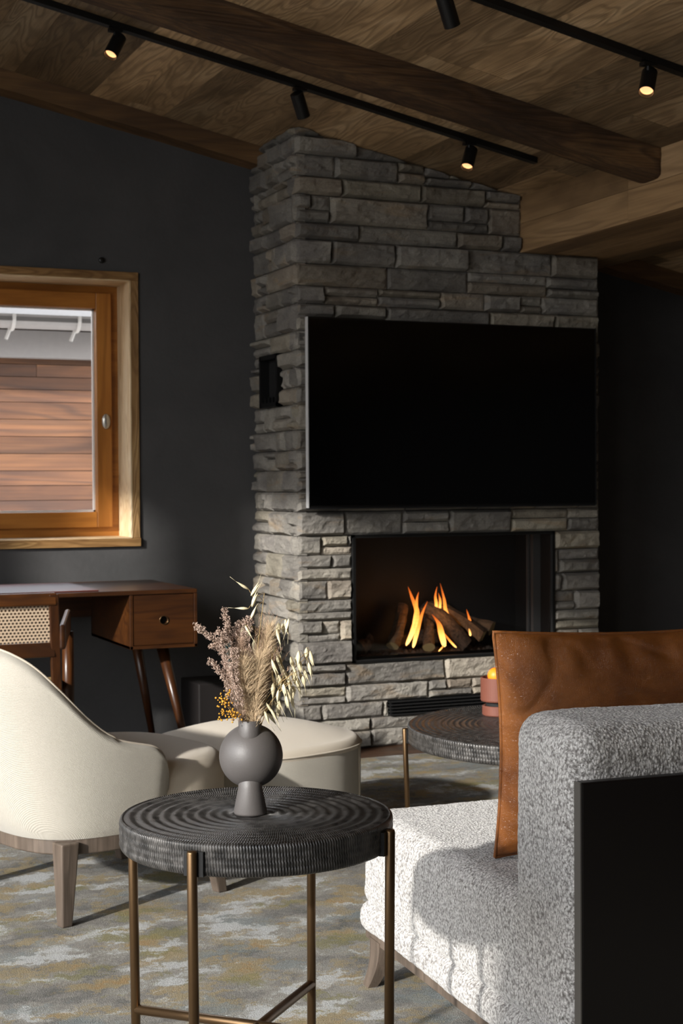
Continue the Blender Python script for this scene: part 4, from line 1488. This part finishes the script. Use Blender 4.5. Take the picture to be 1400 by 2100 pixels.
def heather(label, pts, side=.016, dens=90):
    o, b = sprig('heather_sprig', label, 'dried heather sprig', 'pinkish heather sprigs in the vase')
    P = []
    for i in range(len(pts) - 1): P += curve(pts[i], (pts[i] + pts[i + 1]) / 2, pts[i + 1], 6)[:-1]
    P = curve(b, (b + P[0]) / 2, P[0], 6)[:-1] + P + [pts[-1]]
    m = MB(); m.tube([p - b for p in P], .0008, 5)
    fl_ = MB()
    n_ = len(P) - 1
    for k in range(dens):
        t = .28 + .72 * r2.random(); i = min(n_ - 1, int(t * n_)); c_ = P[i].lerp(P[i + 1], t * n_ - i) - b
        a = r2.uniform(0, 2 * pi); d = Vector((cos(a), sin(a) * .8, r2.uniform(.1, 1))).normalized()
        e0 = c_ + d * side * r2.uniform(.25, 1)
        if k % 3 == 0: m.tube([c_, e0], .00035, 3)
        for q_ in range(3):
            cc = e0 + Vector([r2.uniform(-.003, .003) for _ in range(3)])
            for z_ in range(4):
                dd = Vector([r2.uniform(-1, 1) for _ in range(3)]).normalized() * r2.uniform(.002, .0038)
                pp_ = dd.cross(Vector((.2, .5, .8))).normalized() * .0009
                b_ = len(fl_.v); fl_.v += [tuple(cc + pp_), tuple(cc - pp_), tuple(cc + dd)]
                fl_.face((b_, b_ + 1, b_ + 2))
    m.build('stem', M['hstem'], o)
    fl_.build('blossom', M['heather'], o)


heather('heather sprig reaching farthest left, over the desk drawer', [FP(480, 1390), FP(452, 1320), FP(405, 1278)], .010, 190)
heather('heather sprig rising top left', [FP(487, 1380), FP(472, 1300), FP(462, 1245)], .008, 170)
heather('heather sprig bending left at mid height', [FP(475, 1430), FP(458, 1380), FP(433, 1350)], .009, 150)
heather('thick heather sprig left of the plumes', [FP(490, 1400), FP(470, 1340, -.01), FP(455, 1290, -.01)], .014, 330)
heather('heather sprig between left sprigs with a forked tip', [FP(478, 1360), FP(455, 1325), FP(434, 1322)], .009, 150)
heather('heather sprig close to the brown plume', [FP(492, 1380, .01), FP(486, 1310, .01), FP(495, 1275, .01)], .011, 230)
heather('heather sprig low behind the yellow berries', [FP(485, 1440, .01), FP(472, 1390, .01), FP(466, 1350, .01)], .013, 260)

heather('airy heather sprig standing between the plumes', [FP(508, 1390, .0), FP(505, 1310, .0), FP(514, 1268, .0)], .011, 200)
heather('heather sprig crossing in front of the left plume', [FP(495, 1430, -.03), FP(482, 1370, -.03), FP(484, 1325, -.03)], .012, 240)
oat('oat_stem', 'oat stem hanging in the dark gap right of the plumes', (FP(535, 1400, .0), FP(566, 1335, .0)),
    [(FP(*p, r2.uniform(-.02, .02)), (dx, 0, -1)) for p, dx in (((560, 1350), .1), ((569, 1345), .2), ((578, 1360), .3), ((566, 1372), .1), ((557, 1382), .3), ((574, 1385), .1), ((584, 1375), .4), ((563, 1400), .2))])
oat('oat_stem', 'oat stem arching right, its pods between the upper and lower clusters', (FP(550, 1400, -.01), FP(618, 1378, -.01)),
    [(FP(*p, r2.uniform(-.02, .02)), (dx, 0, -1)) for p, dx in (((600, 1385), .2), ((608, 1380), .1), ((617, 1383), .2), ((625, 1388), .3), ((594, 1390), 0), ((613, 1396), .2), ((588, 1415), .3), ((598, 1425), .4))])


def wisps(label, base_u, tops):
    o, b = sprig('grass_wisps', label, 'dried grass', 'thin upright grass wisps')
    m = MB()
    for (u, v) in tops:
        P = curve(b, FP(base_u, 1400, .01), FP(u, v, r2.uniform(-.02, .03)), 10)
        m.tube([p - b for p in P], [.0006 - .00004 * i for i in range(11)], 4)
        for k in range(26):
            q0 = P[10].lerp(P[6], r2.random()) - b
            dd = Vector((r2.uniform(-1, 1), r2.uniform(-1, 1), 1.6)).normalized() * r2.uniform(.004, .010)
            m.tube([q0, q0 + dd], .00028, 3)
    tag(m.build('stalks', M['plume2'], o), kind='stuff')


wisps('bundle of thin upright grass tips above the plumes', 525, [(534, 1262), (547, 1256), (556, 1254), (563, 1262), (570, 1266), (541, 1275), (552, 1270), (577, 1300), (527, 1290), (583, 1330)])
wisps('bundle of thin grass stalks fanning right from the vase neck', 540, [(590, 1350), (600, 1372), (575, 1330), (584, 1400), (560, 1320), (572, 1370), (596, 1340), (566, 1345)])

o, b = sprig('foliage_sprig', 'dark teal spiky leaf sprig among the heather', 'dried foliage')
P = curve(b, FP(485, 1400, -.02), FP(470, 1315, -.02), 16)
m = MB(); m.tube([p - b for p in P], .001, 5); m.build('stem', M['hstem'], o)
m = MB()
for k in range(420):
    t = r2.uniform(.35, 1); i = min(15, int(t * 16)); c_ = P[i].lerp(P[i + 1], t * 16 - i) - b
    a = r2.uniform(0, 2 * pi); d = Vector((cos(a), sin(a), r2.uniform(.3, 1.2))).normalized() * r2.uniform(.005, .011)
    pq = d.cross(Vector((.1, .7, .2))).normalized() * .0008
    b_ = len(m.v); m.v += [tuple(c_ + pq), tuple(c_ - pq), tuple(c_ + d)]; m.face((b_, b_ + 1, b_ + 2))
m.build('needles', M['green'], o)

o, b = sprig('berry_sprig', 'sprig of small yellow berries hanging low at the left of the bouquet', 'dried berry sprig')
m = MB()
tips = [FP(464, 1418, -.02), FP(458, 1432, -.02), FP(470, 1438, -.02), FP(478, 1455, -.02), FP(460, 1458, -.02), FP(487, 1462, -.02)]
k0 = FP(482, 1462, -.015)
m.tube([Vector((0, 0, 0)), MOUTH + Vector((-.010, -.004, .008)) - b, k0 - b], .0008, 5)
for tp in tips: m.tube([k0 - b, (k0 + tp) / 2 - b + Vector((0, 0, .004)), tp - b], .0005, 4)
m.build('stem', M['straw'], o)
m = MB()
for tp in tips:
    for k in range(15):
        c_ = tp - b + Vector([r2.uniform(-.010, .010) for _ in range(3)])
        rr = r2.uniform(.0013, .0022)
        m.lathe([(.0001, -rr), (rr * .8, -rr * .5), (rr, 0), (rr * .8, rr * .5), (.0001, rr)], 7, mat=Matrix.Translation(c_))
tag(m.build('berries', M['yellow'], o, smooth=True), kind='stuff')

VASE_AT, SIZE = Vector((.828, 2.296, RZ + .6275)), .8535
for o in list(bpy.data.objects):
    if not o.parent and (o.name.split('.')[0] in ('vase', 'oat_stem', 'dried_grass_plume', 'heather_sprig', 'grass_wisps', 'foliage_sprig', 'berry_sprig')):
        o.location = VASE_AT + (o.location - Vector((VX, VY, VZ))) * SIZE
        o.scale = (SIZE,) * 3

# ------------------------------------------------------------------ candle holder on the coffee table
cz = RZ + .4375
hl = empty('candle_holder', (2.305, 4.125, cz), 0, 'two-tiered terracotta candle holder on the round coffee table, half behind the cushion', 'candle holder')
s = MB(); s.lathe([(.0005, 0), (.047, 0), (.049, .003), (.049, .027), (.047, .030), (.040, .030), (.040, .020), (.0005, .020)], 48); s.build('base', M['terra'], hl, smooth=False)
s = MB(); s.lathe([(.0005, .024), (.036, .024), (.038, .045), (.0005, .045)], 40); s.build('neck', M['matt'], hl, smooth=False)  # black colour holds the shade of the gap between the tiers
s = MB(); s.lathe([(.0005, .044), (.052, .044), (.054, .048), (.054, .115), (.053, .117), (.048, .117), (.047, .060), (.0005, .058)], 48); s.build('cup', M['terra'], hl, smooth=False)
s = MB(); rr = .0245
s.lathe([(max(.0003, rr * sin(a)), rr - rr * cos(a)) for a in [pi * k / 20 for k in range(21)]], 32)
o = s.build('candle', M['orange'], None, smooth=True); o.location = (2.288, 4.11, cz + .100)
tag(o, 'glowing orange ball candle sitting in the terracotta holder', 'candle')
s = MB(); s.lathe([(.0005, .058), (.02, .058), (.02, .094), (.0005, .094)], 24, cx=-.02, cy=-.015); s.build('candle_cup', M['terra'], hl)

# ------------------------------------------------------------------ sofa
sf = empty('sofa', (1.369, 2.186, RZ), radians(-3.4), 'grey boucle sofa seen from behind, its back clad in a dark brown panel', 'sofa')


def boucle_disp(amp):
    def f_(Q, n_):
        v = noise.voronoi(Q * 175, distance_metric='DISTANCE')[0][0]
        k = amp * (.8 - v) + amp * .8 * noise.noise(Q * 60) + .004 * noise.noise(Q * 5)
        return Q + n_ * k
    return f_


SW = 1.9
s = MB(); s.rbox(0, .50, .002, .25, .32, .74, .05, .0045, boucle_disp(.0015)); s.rbox(.48, SW, .002, .25, .32, .74, .05, .012, boucle_disp(.0015))
s.build('back_cushion', M['boucle'], sf, smooth=True)
s = MB(); s.rbox(.0, .42, .02, 1.04, .175, .402, .045, .0055, boucle_disp(.0015)); s.rbox(.40, SW, .02, 1.04, .175, .402, .045, .02, boucle_disp(.002))
s.build('seat_cushion', M['boucle'], sf, smooth=True)
s = MB(); s.rbox(-.004, .42, .01, 1.044, .118, .19, .03, .0055, boucle_disp(.0015)); s.rbox(.4, SW, .01, 1.044, .118, .19, .03, .02, boucle_disp(.002))
s.build('base_upholstery', M['boucle'], sf, smooth=True)
s = MB(); s.box(.012, SW - .01, .0, 1.03, .102, .122); s.build('base_rail', M['greywood'], sf)
s = MB(); s.box(.0, SW, -.022, -.001, .06, .655); s.build('back_panel', M['darkpanel'], sf, bevel=.003)
s = MB(); s.box(-.003, -.0004, -.0222, -.001, .06, .655); tag(s.build('panel_edge', M['edge'], sf), 'thin edge of the dark panel, coloured lighter as if lit')
for (lx, ly, dx, dy) in ((.03, .97, -.012, .02), (.05, .08, -.01, -.01), (SW - .08, .95, .012, .02), (SW - .08, .08, .01, -.01)):
    s = MB(); n = 10
    for k in range(n):
        t0_, t1_ = k / n, (k + 1) / n
        g = lambda t: (lx + dx * t * t * 2, ly + dy * t * t, .11 * (1 - t), .045 - .02 * t)
        a, b = g(t0_), g(t1_)
        s.box(-1, 1, -1, 1, 0, 1, lambda p: ((a if p[2] > .5 else b)[0] + p[0] * (a if p[2] > .5 else b)[3] * .45, (a if p[2] > .5 else b)[1] + p[1] * (a if p[2] > .5 else b)[3] * .7, (a if p[2] > .5 else b)[2]))
    s.build('leg', M['greywood'], sf, weld=True)

# ------------------------------------------------------------------ leather cushion
PW, PH, PT = .64, .475, .085
pl = empty('leather_cushion', (1.478, 2.66, RZ + .408), radians(-2.5), 'tan brown leather cushion leaning on the sofa back', 'cushion')
lean = Matrix.Rotation(radians(13), 4, 'X')


def pil(u, v, sd_):
    # u,v in 0..1
    a, b = 2 * u - 1, 2 * v - 1
    k = max(0, (1 - abs(a) ** 3.2)) ** .55 * max(0, (1 - abs(b) ** 3.2)) ** .55
    x_ = PW * u; z_ = PH * v
    # sides pull in between the corners
    pin = .016
    x_ += (-a) * pin * (1 - b * b) * (abs(a) ** 2)
    z_ += (-b) * pin * (1 - a * a) * (abs(b) ** 2)
    cr = 1 - min(1, min(1 - abs(a), 1 - abs(b)) / .42)
    w_ = 0
    # wrinkles run in from the seams
    w_ += .012 * cr * noise.noise(Vector((x_ * 26, z_ * 7, 3 if sd_ > 0 else 8))) * (1 - abs(a) ** 6) * (abs(b) ** 1.2)
    w_ += .014 * cr * noise.noise(Vector((x_ * 6, z_ * 21, 5 if sd_ > 0 else 12))) * (1 - abs(b) ** 8) * (abs(a) ** 1.2)
    w_ += .006 * noise.noise(Vector((x_ * 5, z_ * 6, sd_ * 4)))
    rdg = 1 - abs(noise.noise(Vector((x_ * 9 + z_ * 5, z_ * 10 - x_ * 4, 21 + sd_)))) * 2.6
    w_ -= .006 * max(0, rdg) ** 2 * min(1, cr * 1.4)
    y_ = sd_ * (PT * k + w_ * min(1, k * 3.5))
    x_ -= .055 * v * (1 - u) ** 2
    return lean @ Vector((x_, y_, z_))


G = 120
m = MB()
for sd_ in (-1, 1):
    b0 = len(m.v)
    for i in range(G + 1):
        for j in range(G + 1):
            ui = .5 - .5 * cos(pi * i / G); vj = .5 - .5 * cos(pi * j / G)
            m.v.append(tuple(pil(ui, vj, sd_)))
    for i in range(G):
        for j in range(G):
            a = b0 + i * (G + 1) + j; q4 = (a, a + G + 1, a + G + 2, a + 1)
            m.face(q4 if sd_ < 0 else q4[::-1])
m.build('leather_cover', M['leather'], pl, smooth=True, weld=True)
m = MB(); pts = []
for i in range(41): pts.append(pil(i / 40, 0, 1))
for i in range(1, 41): pts.append(pil(1, i / 40, 1))
for i in range(1, 41): pts.append(pil(1 - i / 40, 1, 1))
for i in range(1, 41): pts.append(pil(0, 1 - i / 40, 1))
m.tube(pts, .0038, 8, False); m.build('piping', M['leather'], pl, smooth=True)
